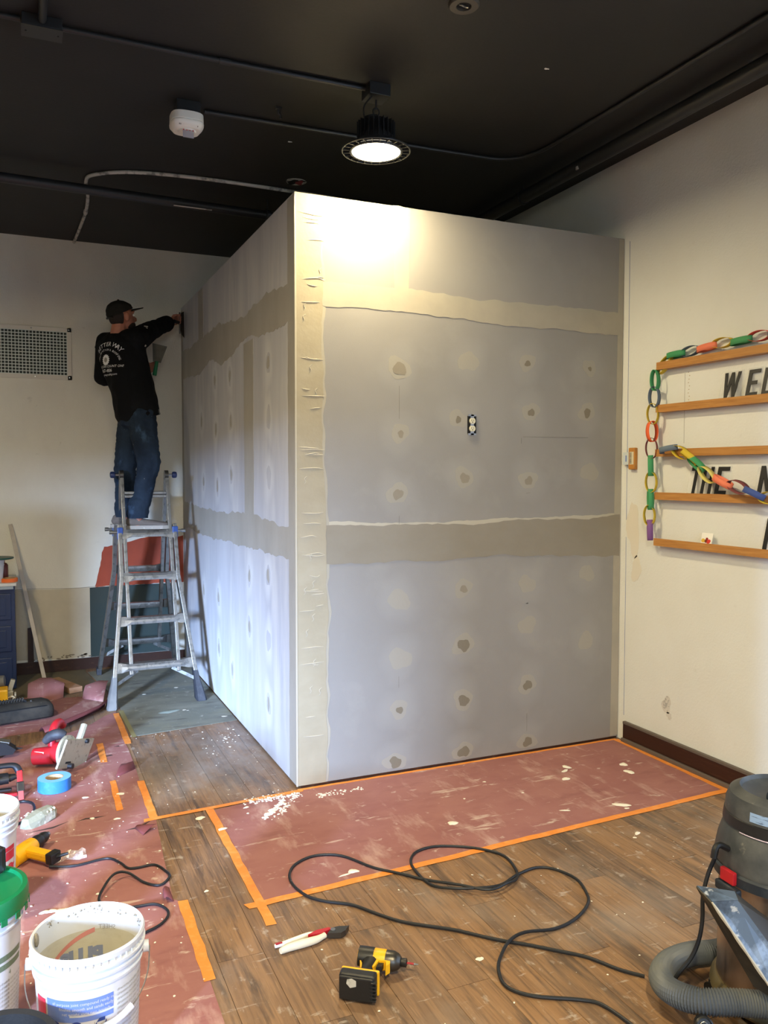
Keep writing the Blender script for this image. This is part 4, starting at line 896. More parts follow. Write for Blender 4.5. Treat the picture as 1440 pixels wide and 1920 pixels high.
arc_text(b, 'BETTER WAY', .050, .150, 1.55, .112); arc_text(b, 'CONSTRUCTION & ROOFING', .024, .120, 2.35, .074, 1.0)
def line(s, size, u0, v0): text_to(b, s, size, lambda x, y: onshirt(x + u0, y + v0))
line('YOU CAN COUNT ON!', .027, .02, -.062); line('867-4806', .036, .0, -.098); line('betterwayroofing.com', .024, .01, -.125)
n = 32; ring = []
for i in range(n):
    a = 2 * pi * i / n; r = .047 if i % 2 else .038; ring.append(onshirt(r * cos(a) - .01, r * sin(a) + .0))
vs = [b.verts.new(p) for p in ring]; c = b.verts.new(onshirt(-.01, 0)); [b.faces.new((c, vs[i], vs[(i + 1) % n])) for i in range(n)]
obj('back_print', b, M_print, hd)
b = bmesh.new(); vs = []
for i in range(16): a = 2 * pi * i / 16; vs.append(b.verts.new(onshirt(.020 * cos(a) - .01, .020 * sin(a)) + PN * .001))
b.faces.new(vs); obj('print_emblem', b, M_inkg, hd)
b = bmesh.new()   # small badge on the sleeve and pale tag at the hem
h = bv.ray_cast(V((-.37, 2.0, 2.64)), V((0, 1, 0)))
if h[0] is not None:
    for k in range(3): bx(b, h[0] + V((0, -.002, -.012 * k + .008)), (.030 - .006 * k, .003, .007), Matrix.Rotation(.3, 3, 'Z'))
h = bv.ray_cast(V((-.295, 2.0, 2.02)), V((0, 1, 0)))
if h[0] is not None: bx(b, h[0] + V((0, -.001, 0)), (.010, .003, .034))
h = bv.ray_cast(V((-.385, 2.0, 2.50)), V((0, 1, 0)))
if h[0] is not None: bx(b, h[0] + V((0, -.001, 0)), (.016, .003, .014), Matrix.Rotation(.6, 3, 'Y'))
obj('pale_mark', b, M_inkg, hd)
# taping knives
t = thing('taping_knife', 'wide dark taping knife pressed on the partition by the right hand', 'taping knife', (-.03, 2.92, 2.76))
b = bmesh.new(); prism(b, [(0, -.105), (.004, .105), (.062, .085), (.085, .02), (.085, -.02), (.058, -.085)], lambda u, v, h: V((-.004 - u * .55 + h * .8, 2.932 - u * .80 - h * .5, 2.765 + v)), .0012); obj('blade', b, mat('mud_dark_blade', S(64, 56, 46), .4, .5, layers=[(S(120, 110, 92), 20, .6, .7, U, .6)]), t)
b = bmesh.new(); cyl(b, (-.050, 2.866, 2.765), (-.105, 2.795, 2.763), .012, .015, 12); obj('handle', b, M_bkpl, t, smooth=True)
b = bmesh.new(); bx(b, (-.050, 2.866, 2.765), (.012, .012, .17), RZ(0), .003); obj('blade_back', b, M_dsteel, t)
t = thing('taping_knife', 'smaller mud-coated taping knife with green handle in the left hand', 'taping knife', (-.27, 2.69, 2.40))
b = bmesh.new(); K0 = V((-.262, 2.665, 2.42)); ku = V((.18, 0, .98)).normalized(); ks = V((.98, -.05, -.18)).normalized()
prism(b, [(-.030, 0), (.030, 0), (.056, .135), (-.056, .135)], lambda u, v, h: K0 + ks * u + ku * v + V((0, -h, 0)), .0012); obj('blade', b, mat('muddy_blade', S(92, 86, 70), .5, .2, layers=[(S(56, 50, 40), 14, .45, .6, U, .8)]), t)
b = bmesh.new(); cyl(b, K0 + ku * .005, K0 - ku * .105, .013, .016, 12); obj('handle', b, M_green, t, smooth=True)

# ------------------------------------------------------------------ letter board on the right wall
LZ = [(2.132, 2.172), (1.902, 1.942), (1.662, 1.701), (1.428, 1.468), (1.176, 1.216)]
lnames = ['topmost oak ledge, draped with the paper chain', 'oak ledge second from the top, holding the letters W E L', 'empty middle oak ledge with a paper chain hooked over its end', 'oak ledge fourth from the top, holding the letters T H E', 'lowest oak ledge, holding a small picture card']
for i, ((z0, z1), lb) in enumerate(zip(LZ, lnames)):
    b = bmesh.new(); prof = [(0, z0), (.052, z0), (.052, z1), (.043, z1), (.043, z0 + .014), (0, z0 + .014)]
    ys = -.335; ye = -1.75
    a = [b.verts.new((W_ - u, ys, v)) for u, v in prof]; c = [b.verts.new((W_ - u, ye, v)) for u, v in prof]
    b.faces.new(a); b.faces.new(c[::-1])
    for k in range(6): b.faces.new((a[k], a[(k + 1) % 6], c[(k + 1) % 6], c[k]))
    o = obj('picture_ledge', b, M_wood); tag(o, lb, 'ledge', 'oak letter ledges on the right wall')
GL = {'W': [[(0, 1), (.17, 1), (.27, .42), (.42, 1), (.58, 1), (.73, .42), (.83, 1), (1, 1), (.82, 0), (.66, 0), (.50, .58), (.34, 0), (.18, 0)]],
      'E': [[(0, 0), (1, 0), (1, .14), (.32, .14), (.32, .43), (.85, .43), (.85, .57), (.32, .57), (.32, .86), (1, .86), (1, 1), (0, 1)]],
      'L': [[(0, 0), (1, 0), (1, .14), (.32, .14), (.32, 1), (0, 1)]], 'T': [[(.36, 0), (.64, 0), (.64, .86), (1, .86), (1, 1), (0, 1), (0, .86), (.36, .86)]],
      'H': [[(0, 0), (.28, 0), (.28, .43), (.72, .43), (.72, 0), (1, 0), (1, 1), (.72, 1), (.72, .57), (.28, .57), (.28, 1), (0, 1)]],
      'M': [[(0, 0), (.2, 0), (.2, .62), (.42, .15), (.58, .15), (.8, .62), (.8, 0), (1, 0), (1, 1), (.8, 1), (.5, .36), (.2, 1), (0, 1)]],
      'P': [[(0, 0), (.3, 0), (.3, .42), (.75, .42), (1, .55), (1, .88), (.8, 1), (0, 1)]]}
def letter(ch, y0, y1, zb, h, label):
    t = thing('letter_' + ch.lower(), label, 'letter', (W_ - .03, (y0 + y1) / 2, zb))
    def f3(u, v, hh): # u 0..1 across (toward camera), v height, leaning on the wall
        return V((W_ - .033 + v * .22 - hh * .97, y0 + (y1 - y0) * u, zb + v * .975 - hh * .2))
    b = bmesh.new(); prism(b, [(-.16, -.0), (1.16, 0), (1.16, h + .012), (-.16, h + .012)], lambda u, v, hh: f3(u, v, hh - .0022), .002); obj('acrylic_tile', b, M_acr, t)
    b = bmesh.new(); prism(b, [(u, .002 + v * h) for u, v in GL[ch][0]], f3, .0035); obj('letter_shape', b, M_lblk, t)
    if ch == 'P': b = bmesh.new(); prism(b, [(.32, .57 * h), (.62, .57 * h), (.70, .65 * h), (.70, .80 * h), (.62, .86 * h), (.32, .86 * h)], lambda u, v, hh: f3(u, v, hh + .0036), .0003); obj('letter_counter', b, M_wall, t)
zt = LZ[1][0] + .036
letter('W', -.775, -.875, zt, .132, 'black letter W standing on the second ledge'); letter('E', -.925, -.992, zt, .132, 'black letter E standing between W and L'); letter('L', -1.018, -1.080, zt, .132, 'black letter L cut by the right picture edge')
zt = LZ[3][0] + .036
letter('T', -.565, -.632, zt, .142, 'black letter T standing on the fourth ledge'); letter('H', -.648, -.715, zt, .142, 'black letter H behind the green paper link'); letter('E', -.742, -.815, zt, .142, 'black letter E standing after T and H'); letter('M', -1.005, -1.12, zt, .145, 'black letter M at the right picture edge')
letter('P', -1.045, -1.12, LZ[4][0] + .036, .150, 'black letter P standing on the lowest ledge')
t = thing('picture_card', 'small white card with red and yellow print on the lowest ledge', 'card', (W_ - .04, -.69, LZ[4][1] - .02))
b = bmesh.new(); f3 = lambda u, v, h: V((W_ - .036 + v * .2 - h, -.657 - u, LZ[4][0] + .016 + v)); prism(b, [(0, 0), (.075, 0), (.075, .075), (0, .075)], f3, .001); obj('card', b, M_white, t)
for (u, v, r, m_) in ((.016, .036, .013, mat('card_yellow', S(224, 180, 60), .5)), (.034, .034, .011, mat('card_brown', S(120, 50, 30), .5)), (.052, .033, .014, mat('card_red', S(210, 60, 44), .5)), (.040, .046, .008, mat('card_darkred', S(150, 40, 36), .5))):
    b = bmesh.new(); prism(b, blob(u, v, r, r * .8, 12, .1, seed=int(u * 1000)), lambda a, c, h: f3(a, c, .0012 + h), .0003); obj('printed_spot', b, m_, t)
# paper chain
PCOL = {'green': S(64, 146, 92), 'blue': S(98, 112, 126), 'yellow': S(206, 178, 50), 'orange': S(232, 100, 50), 'maroon': S(122, 60, 60), 'purple': S(126, 84, 140), 'salmon': S(232, 126, 92), 'navy': S(62, 84, 150), 'paleyellow': S(214, 200, 110), 'red': S(196, 70, 52), 'lightgreen': S(70, 146, 92)}
PM = {k: mat('paper_' + k, v, .8) for k, v in PCOL.items()}
def ring_link(parent, c, long_, axis, L, Wd, sw, col, label):
    c = V(c); l_ = V(long_).normalized(); a_ = V(axis); a_ = (a_ - l_ * a_.dot(l_)).normalized(); s_ = l_.cross(a_); b = bmesh.new(); n = 32; R0 = []; R1 = []
    for i in range(n):
        t = 2 * pi * i / n; p = c + l_ * (cos(t) * L / 2) + s_ * (sin(t) * Wd / 2); R0.append(b.verts.new(p - a_ * sw / 2)); R1.append(b.verts.new(p + a_ * sw / 2))
    for i in range(n): j = (i + 1) % n; b.faces.new((R0[i], R0[j], R1[j], R1[i]))
    o = obj('paper_link', b, PM[col], parent, smooth=True, label=label); md = o.modifiers.new('s', 'SOLIDIFY'); md.thickness = .0014; return o
t = thing('paper_chain', 'colourful paper chain along the top ledge and down the left ends', 'paper chain', (1.95, -.38, 2.17))
vz = [2.076, 1.986, 1.895, 1.80, 1.708, 1.613, 1.523, 1.428, 1.34, 1.259]; vy = [-.390, -.386, -.376, -.372, -.370, -.366, -.372, -.368, -.362, -.368]
vc = ['green', 'blue', 'yellow', 'orange', 'maroon', 'green', 'yellow', 'green', 'yellow', 'purple']
va = [(-.55, .5, 0), (-.75, .65, 0), (-.5, -.8, 0), (.8, .45, 0), (-.3, -1, 0), (1, .0, 0), (-.35, -1, 0), (1, .1, 0), (-.3, -1, 0), (1, .1, 0)]
va = [(1, .1, 0), (1, .25, 0), (.9, .45, 0), (.1, 1, 0), (.8, .5, 0), (.74, -.67, 0), (.90, .42, 0), (.85, -.5, 0), (.90, .42, 0), (.78, -.6, 0)]
for z, y, c_, a_ in zip(vz, vy, vc, va): ring_link(t, (1.935, y + .055, z), (0, .05, 1), a_, .115, .062 if c_ not in ('green', 'purple') else .05, .030, c_, c_.replace('pale', 'pale ') + ' link')
tp = [(-.370, 2.150, 'yellow', (0, .75, -.66), (1, 0, 0)), (-.455, 2.197, 'green', (0, -1, .05), (.2, 0, 1)), (-.560, 2.200, 'blue', (0, -1, .1), (1, 0, .2)), (-.670, 2.205, 'salmon', (0, -1, .1), (.2, 0, 1)), (-.775, 2.212, 'yellow', (0, -1, 0), (1, 0, .2)), (-.890, 2.207, 'lightgreen', (0, -1, .05), (.5, 0, .8)), (-1.00, 2.212, 'red', (0, -1, 0), (1, 0, .4)), (-1.11, 2.212, 'blue', (0, -1, 0), (.2, 0, 1))]
tp = [(y, z, c_, l_, {0: (1, 0, 0), 1: (0, .1, 1), }[0 if k % 2 == 0 else 1]) for k, (y, z, c_, l_, a_) in enumerate(tp)]
for k, (y, z, c_, l_, a_) in enumerate(tp): ring_link(t, (1.965, y, z + (.006 if a_[0] == 1 else .004)), l_, a_, .128, .050, .030, c_, c_ + ' link')
t = thing('paper_chain', 'loose paper chain swagging across the letters T H E', 'paper chain', (1.92, -.45, 1.70))
dg_ = [((1.945, -.395, 1.690), (0, -1, .2), (1, 0, 0), 'maroon'), ((1.925, -.455, 1.700), (0, -1, .15), (0, .1, 1), 'blue'), ((1.925, -.545, 1.680), (0, -1, -.45), (1, 0, 0), 'yellow'), ((1.92, -.615, 1.655), (0, -1, -.6), (.5, 0, .8), 'yellow'), ((1.915, -.670, 1.618), (0, -1, -.6), (.7, 0, .7), 'green'), ((1.91, -.745, 1.565), (0, -1, -.7), (1, 0, .2), 'paleyellow'), ((1.91, -.845, 1.530), (0, -1, -.45), (.1, .2, 1), 'salmon'), ((1.905, -.945, 1.507), (0, -1, -.3), (1, 0, .15), 'maroon'), ((1.90, -1.045, 1.478), (0, -1, -.35), (.3, 0, 1), 'navy'), ((1.90, -1.14, 1.46), (0, -1, 0), (1, 0, 0), 'yellow')]
for c_, l_, a_, k_ in dg_[1:]: ring_link(t, c_, l_, a_, .125, .058, .030, k_, k_ + ' link')
# thermostat-like detector on the right wall
t = thing('wall_sensor', 'brown slotted wall sensor with a white sticker beside the partition', 'wall sensor', (W_ - .02, -.11, 1.66))
b = bmesh.new(); bx(b, (W_ - .012, -.112, 1.655), (.024, .052, .125), bev=.006); obj('cover', b, mat('brown_plastic', S(186, 128, 58), .35, layers=[(S(140, 92, 36), 12, .5, .7, U, .6)]), t)
b = bmesh.new(); bx(b, (W_ - .0246, -.114, 1.658), (.001, .034, .072)); pl_ = obj('face_plate', b, M_offw, t)
b = bmesh.new()
for i in range(9): bx(b, (W_ - .0254, -.107, 1.630 + .007 * i), (.001, .016, .0032))
o = obj('slot', b, M_hole, pl_); o['kind'] = 'stuff'
b = bmesh.new(); bx(b, (W_ - .0175, -.062, 1.656), (.001, .052, .072), Matrix.Rotation(.12, 3, 'Z')); st_ = obj('sticker', b, mat('sticker_white', S(196, 204, 204), .4), t)
b = bmesh.new(); bx(b, (W_ - .0185, -.060, 1.656), (.0006, .008, .036), Matrix.Rotation(.12, 3, 'Z')); obj('sticker_text', b, M_inkb, st_)

# ------------------------------------------------------------------ cabinet corner at the left
t = thing('cabinet', 'navy blue cabinet with three panelled drawers at the left edge', 'cabinet', (-1.9, 2.85, 0))
b = bmesh.new(); bx(b, (-1.74, 2.845, .385), (.90, .47, .75), bev=.004); obj('body', b, M_cab, t)
for i, (z0, z1) in enumerate(((.515, .705), (.285, .470), (.045, .240))):
    b = bmesh.new(); bx(b, (-1.545, 2.604, (z0 + z1) / 2), (.46, .016, z1 - z0), bev=.005); dr = obj('drawer', b, M_cab, t)
    b = bmesh.new(); bx(b, (-1.545, 2.596, (z0 + z1) / 2), (.39, .008, z1 - z0 - .06), bev=.004); obj('raised_panel', b, M_cab, dr)
    b = bmesh.new(); cyl(b, (-1.545, 2.592, (z0 + z1) / 2), (-1.545, 2.568, (z0 + z1) / 2), .007, .014, 14); obj('knob', b, M_dsteel, dr, smooth=True)
t = thing('worktop', 'white laminate worktop on the navy cabinet', 'worktop', (-1.9, 2.85, .76))
b = bmesh.new(); bx(b, (-1.735, 2.825, .7725), (.915, .53, .022), bev=.003); obj('top', b, M_ctop, t)
b = bmesh.new(); bx(b, (-1.745, 2.565, .7505), (.895, .014, .020)); obj('front_edge', b, mat('pale_blue_edge', S(150, 164, 176), .5), t)
def roll(name, c, ro, ri, h, m, ms, label, cat='tape roll', tilt=None):
    t = thing(name, label, cat, c); M_ = tilt or Matrix.Identity(3)
    b = bmesh.new(); lathe(b, [(ri + .003, 0), (ro, 0), (ro, h), (ri + .003, h)], c, 40, M=M_); o = obj('tape', b, [m, ms], t, smooth=30)
    for p in o.data.polygons:
        if abs((M_.transposed() @ p.normal).z) > .8: p.material_index = 1
    b = bmesh.new(); lathe(b, [(ri, .001), (ri + .004, .001), (ri + .004, h - .001), (ri, h - .001), (ri, .001)], c, 36, M=M_); obj('core', b, M_card, t, smooth=True); return t
roll('tape_roll', (-1.325, 2.66, .784), .058, .040, .026, mat('orange_roll', S(232, 110, 40), .6), M_tape, 'orange tape roll lying on the white worktop')
roll('tape_roll', (-1.107, .475, .003), .078, .040, .060, M_btape, M_btape2, 'blue tape roll lying on the red paper')
t = thing('plastic_tub', 'small white plastic tub standing on the worktop at the left edge', 'tub', (-1.425, 2.66, .784))
b = bmesh.new(); lathe(b, [(.058, 0), (.068, .12), (.071, .122), (.071, .130), (.068, .130), (.073, .165), (.070, .165), (.055, .01), (0, .01)], (-1.425, 2.66, .784), 36, cap0=True); obj('tub', b, M_bucket, t, smooth=True)
b = bmesh.new(); lathe(b, [(.110, 0), (.116, .004), (.114, .012), (.02, .014), (.0, .014)], (-1.405, 2.66, .951), 36, cap0=True); o = obj('lid', b, mat('dark_green_lid', S(26, 74, 62), .4)); tag(o, 'dark green lid resting loosely on the small white tub', 'lid')
t = thing('spray_can', 'dark red can behind the orange tape roll on the worktop', 'can', (-1.365, 2.86, .784))
b = bmesh.new(); lathe(b, [(.030, 0), (.033, .004), (.033, .10), (.024, .115), (.012, .12), (.012, .135), (0, .135)], (-1.365, 2.86, .784), 20, cap0=True); obj('can', b, mat('dark_red_can', S(110, 44, 26), .4), t, smooth=True)
t = thing('trim_strip', 'thin pale wooden strip leaning on the back wall', 'wood strip', (-1.095, 2.70, 0))
b = bmesh.new(); bar(b, (-1.095, 2.715, .005), (-1.315, 3.074, 1.175), .028, .014, bev=.002); obj('strip', b, M_stick, t)
t = thing('wood_block', 'short pine lumber offcut lying near the back wall', 'wood block', (-.97, 2.53, .001))
b = bmesh.new(); bar(b, (-1.045, 2.70, .0215), (-.900, 2.345, .0215), .095, .038, xdir=(.925, .38, 0), bev=.002); obj('block', b, M_pine, t)

# ------------------------------------------------------------------ buckets
def cylmap(r0, r1, H, off=.0012):
    def f(ang0):
        def g(u, v): r = r0 + (r1 - r0) * (v / H) + off; a = ang0 + u / .145; return V((cos(a) * r, sin(a) * r, v))
        return g
    return f
def bucket(c, label, face, lid=False, print_=0, bail=True):
    """c = base point; face = angle (rad) pointing to the reader of the label"""
    t = thing('bucket', label, 'bucket', c); C_ = V(c); H = .372
    prof = [(.0, .002), (.122, .002), (.130, .008), (.1435, .288), (.149, .290), (.150, .296), (.1445, .298), (.1450, .312), (.153, .314), (.154, .320), (.146, .322), (.1465, .332), (.1565, .334), (.157, .340), (.148, .343), (.1490, .352), (.1545, .354), (.1560, H - .006), (.152, H)]
    b = bmesh.new(); lathe(b, prof, c, 64); lathe(b, [(.152, H), (.147, H - .004), (.1435, .30), (.126, .02), (.0, .016)], c, 64); bk = obj('shell', b, [M_bucket, M_bin], t, smooth=35)
    for p in bk.data.polygons:
        ce = p.center - C_
        if ce.xy.length < .148 and (ce.xy.length < .1435 - .012 * (1 - ce.z / .36) - .0015) and ce.z > .012: p.material_index = 1
    b = bmesh.new()
    for i in range(48): a = 2 * pi * i / 48; R = Matrix.Rotation(a, 3, 'Z'); bx(b, C_ + R @ V((.1505, 0, .348)), (.006, .0018, .012), R)
    o = obj('rim_rib', b, M_bucket, t); o['kind'] = 'stuff'
    g = cylmap(.1300, .1432, .288)(face)
    def G(u, v): return C_ + g(u, v)
    def patch(u0, u1, v0, v1, m, name='label_print', off=0):
        b = bmesh.new(); n = max(2, int(abs(u1 - u0) / .012)); L = []
        for i in range(n + 1): u = u0 + (u1 - u0) * i / n; k = 1 + off / .14; p = g(u, v0); q = g(u, v1); L.append((b.verts.new(C_ + V((p.x * k, p.y * k, p.z))), b.verts.new(C_ + V((q.x * k, q.y * k, q.z)))))
        for (p, q), (r_, s) in zip(L, L[1:]): b.faces.new((p, r_, s, q))
        return obj(name, b, m, bk)
    if print_ == 1:
        patch(-.115, -.045, .205, .262, M_inkb); patch(-.045, .075, .224, .262, M_inkb); patch(-.045, .075, .205, .218, M_inkb); patch(-.165, -.122, .13, .255, M_inkr)
        b = bmesh.new()
        for k in range(3):
            vv = .248 - .0125 * k
            text_to(b, ['all purpose joint compound ready mixed', 'finishes smooth and sands easily', 'net weight sixty two pounds'][k], .0115, lambda x, y: C_ + (lambda p: V((p.x * 1.006, p.y * 1.006, p.z)))(g(x + .0, y + vv)), bold=0)
        obj('label_text', b, M_bucket, bk)
        for k, s in enumerate('1234'):
            u0 = -.165 + .062 * k
            b = bmesh.new(); text_to(b, s, .024, lambda x, y: C_ + (lambda p: V((p.x * 1.004, p.y * 1.004, p.z)))(g(x + u0 + .016, y + .180)), bold=.01); obj('label_number', b, M_inkbd, bk)
            patch(u0, u0 + .0016, .05, .200, M_inkg, off=.0006)
            b = bmesh.new()
            for j in range(7):
                text_to(b, 'mix well before use on all joints'[(j * 3) % 9:][:20], .0095, lambda x, y: C_ + (lambda p: V((p.x * 1.004, p.y * 1.004, p.z)))(g(x + u0 + .033, y + .160 - .012 * j)))
            obj('label_text', b, M_inkg, bk)
        b = bmesh.new()
        for j in range(13): text_to(b, 'directions and safety data sheet', .0100, lambda x, y: C_ + (lambda p: V((p.x * 1.004, p.y * 1.004, p.z)))(g(x + .150, y + .258 - .0125 * j)))
        obj('label_text', b, M_inkg, bk)
        # front print showing through the translucent far wall, seen mirrored from inside
        gi = lambda x, y, rr=.1335: C_ + V((cos(face + pi + x / .135) * (rr + .012 * (y / .262 - .45)), sin(face + pi + x / .135) * (rr + .012 * (y / .262 - .45)), y))
        b = bmesh.new(); text_to(b, 'PLUS 3', .056, lambda x, y: gi(x + .050, y + .212), bold=.004); obj('show_through_print', b, M_inkbf, bk, label='blue PLUS lettering seen mirrored through the wall')
        b = bmesh.new(); prev = None
        for i in range(22):
            x = -.01 + .0075 * i; y = .292 - .0020 * i - .00008 * i * i; p = (b.verts.new(gi(x, y)), b.verts.new(gi(x, y + .013)))
            if prev: b.faces.new((prev[0], p[0], p[1], prev[1]))
            prev = p
        obj('show_through_print', b, M_inkrf, bk, label='faded red arc')
        b = bmesh.new(); text_to(b, 'SHEET', .018, lambda x, y: gi(x - .045, y + .300)); obj('show_through_print', b, M_inkg, bk)
        b = bmesh.new()
        for i in range(40):
            a = rd.uniform(face + pi * .55, face + pi * 1.3); r = .1455; bmesh.ops.create_icosphere(b, subdivisions=1, radius=rd.uniform(.0015, .004), matrix=Matrix.Translation(C_ + V((cos(a) * r, sin(a) * r, H - rd.uniform(.006, .03)))))
        bmesh.ops.create_icosphere(b, subdivisions=2, radius=.016, matrix=Matrix.Translation(C_ + V((cos(face - 1.75) * .143, sin(face - 1.75) * .143, H - .022))) @ Matrix.Diagonal((.5, .8, 1.2, 1)))
        o = obj('dried_compound', b, M_comp, bk); o['kind'] = 'stuff'
    if print_ == 2:
        patch(-.16, .16, .205, .222, M_inkgf); patch(-.16, .16, .180, .197, M_inkgf)
        for k in range(4):
            u0 = -.12 + .07 * k
            b = bmesh.new(); text_to(b, '1234'[k], .020, lambda x, y: C_ + g(x + u0 + .012, y + .158)); obj('label_number', b, M_inkgf, bk)
            b = bmesh.new()
            for j in range(10): text_to(b, 'apply and let dry fully', .0105, lambda x, y: C_ + (lambda p: V((p.x * 1.004, p.y * 1.004, p.z)))(g(x + u0 + .035, y + .140 - .0125 * j)))
            obj('label_text', b, M_inkg, bk)
    if print_ == 3:
        patch(-.03, .105, .23, .246, M_inkr); patch(.050, .105, .196, .228, M_inkr); patch(.048, .050, .11, .196, M_inkr); patch(.105, .107, .11, .228, M_inkr)
        b = bmesh.new(); n = 28
        for i in range(n):
            a0, a1 = 2 * pi * i / n, 2 * pi * (i + 1) / n; q = [C_ + (lambda p: V((p.x * 1.004, p.y * 1.004, p.z)))(g(.078 + rr * cos(a), .155 + rr * 1.15 * sin(a))) for a, rr in ((a0, .019), (a1, .019), (a1, .025), (a0, .025))]; b.faces.new([b.verts.new(p) for p in q])
        text_to(b, 'X', .034, lambda x, y: C_ + (lambda p: V((p.x * 1.005, p.y * 1.005, p.z)))(g(x + .078, y + .143)), bold=.01); obj('warning_symbol', b, M_inkr, bk)
        patch(-.06, -.02, .10, .19, M_inkbd)
    ax = face + pi / 2; U_ = V((cos(ax), sin(ax), 0)); Fd = V((cos(face), sin(face), 0))
    if bail:
        b = bmesh.new()
        for s in (-1, 1): c0 = C_ + U_ * s * .150 + V((0, 0, .303)); cyl(b, c0, c0 + U_ * s * .016, .016, n=14)
        obj('ear', b, M_bucket, bk, smooth=True)
        P = [C_ + V((0, 0, .303)) + U_ * (-cos(t_) * .168) + (Fd * .155 + V((0, 0, -.118))) * sin(t_) ** .8 for t_ in [pi * i / 16 for i in range(17)]]
        b = bmesh.new(); tube(b, P, .0018, 6, 3); ha = obj('handle', b, M_steel, t, smooth=True)
        b = bmesh.new(); tube(b, [P[9], P[10], P[11], P[12]], .0095, 10, 3); obj('grip', b, M_bucket, ha, smooth=True)
    if lid:
        b = bmesh.new(); lathe(b, [(.158, .334), (.166, .336), (.168, .370), (.164, .384), (.150, .386), (.146, .376), (.140, .375), (.0, .378)], c, 64); ld = obj('lid', b, M_green, t, smooth=35, label='green plastic lid')
        b = bmesh.new()
        for i in range(20): a = 2 * pi * i / 20; R = Matrix.Rotation(a, 3, 'Z'); bx(b, C_ + R @ V((.1675, 0, .330)), (.003, .020, .018), R)
        o = obj('lid_tab', b, M_green, ld); o['kind'] = 'stuff'
    return t
bucket((-1.090, -1.625, .0015), 'open white compound bucket standing nearest the camera', radians(-97), print_=1)
bucket((-1.385, -1.300, .0015), 'white bucket closed with a green lid at the left edge', radians(-78), lid=True, print_=2, bail=False)
bucket((-1.400, -.640, .0015), 'open white bucket with red warning print behind the green-lidded bucket', radians(-62), print_=3, bail=False)

# ------------------------------------------------------------------ cords
def cord(name, pts, r, label, z=.0065, m=None):
    P = [(x, y, z + .0015 * sin(i * 1.3)) for i, (x, y) in enumerate(pts)] if len(pts[0]) == 2 else pts
    b = bmesh.new(); tube(b, P, r, 8, 5); o = obj(name, b, m or M_bkrub, None, smooth=True); tag(o, label, 'cord'); return o
MAIN = [(0.335, -2.16), (0.330, -2.075), (0.311, -1.975), (0.269, -1.93), (0.148, -1.857), (0.099, -1.786), (0.12, -1.706), (0.163, -1.647), (0.23, -1.594), (0.302, -1.58), (0.422, -1.579), (0.531, -1.553), (0.63, -1.49), (0.674, -1.426), (0.705, -1.32), (0.675, -1.223), (0.615, -1.182), (0.516, -1.201), (0.403, -1.264), (0.315, -1.256), (0.224, -1.216), (0.172, -1.141), (0.163, -1.023), (0.182, -0.934), (0.236, -0.871), (0.319, -0.854), (0.404, -0.885), (0.494, -0.951), (0.552, -1.045), (0.531, -1.169), (0.493, -1.228), (0.424, -1.269), (0.337, -1.285), (0.254, -1.203), (0.172, -1.097), (0.099, -1.009), (0.023, -0.923), (-0.058, -0.778), (-0.158, -0.734), (-0.249, -0.77), (-0.299, -0.844), (-0.311, -0.93), (-0.289, -1.026), (-0.239, -1.09), (-0.159, -1.153), (-0.096, -1.252), (-0.031, -1.337), (0.086, -1.432), (0.127, -1.472), (0.203, -1.554), (0.284, -1.624), (0.347, -1.685), (0.419, -1.759), (0.47, -1.853), (0.52, -1.915)]
lift = {19: .014, 20: .012, 31: .016, 32: .016, 33: .014, 49: .0, 9: .016, 8: .010, 18: .012}
cord('extension_cord', [(x, y, .0068 + lift.get(i, 0)) for i, (x, y) in enumerate(MAIN)], .0055, 'long black extension cord looping over the wood floor')
DC = cord('power_cord', [(-1.158, -0.426, .02), (-1.10, -.43, .010), (-1.043, -0.433, .0075), (-0.94, -0.418, .0075), (-0.895, -0.478, .0075), (-0.871, -0.538, .0075), (-0.831, -0.55, .0075), (-0.77, -0.552, .0075), (-0.736, -0.63, .0075), (-0.732, -0.678, .0075), (-0.775, -0.727, .0075), (-0.828, -0.682, .0075), (-0.878, -0.605, .02), (-0.929, -0.615, .03), (-0.974, -0.684, .02), (-0.997, -0.758, .0075), (-0.96, -0.839, .0075), (-0.877, -0.853, .0075), (-0.814, -0.862, .0075), (-0.781, -0.913, .0075), (-0.783, -0.963, .0075), (-0.818, -1.011, .0075), (-0.87, -1.04, .0075), (-.92, -1.06, .0075)], .0048, 'black cord coiling from the yellow corded drill'); del DC['category']; del DC['label']

# ------------------------------------------------------------------ hand tools
def basis(o_, X, Y):
    X = V(X).normalized(); Y = V(Y); Y = (Y - X * Y.dot(X)).normalized(); Z = X.cross(Y); M = Matrix((X, Y, Z)).transposed().to_4x4(); M.translation = V(o_); return M
def tool(name, label, cat, o_, X, Y, group=None):
    t = thing(name, label, cat, (0, 0, 0), group=group, world=False); t.matrix_world = basis(o_, X, Y); return t
def outline(pts, th, bev=.003):
    b = bmesh.new(); prism(b, pts, lambda u, v, h: V((u, v, h - th / 2)), th); return b
def rbox(c, s, R=None, bev=.004):
    b = bmesh.new(); bx(b, c, s, R, bev); return b
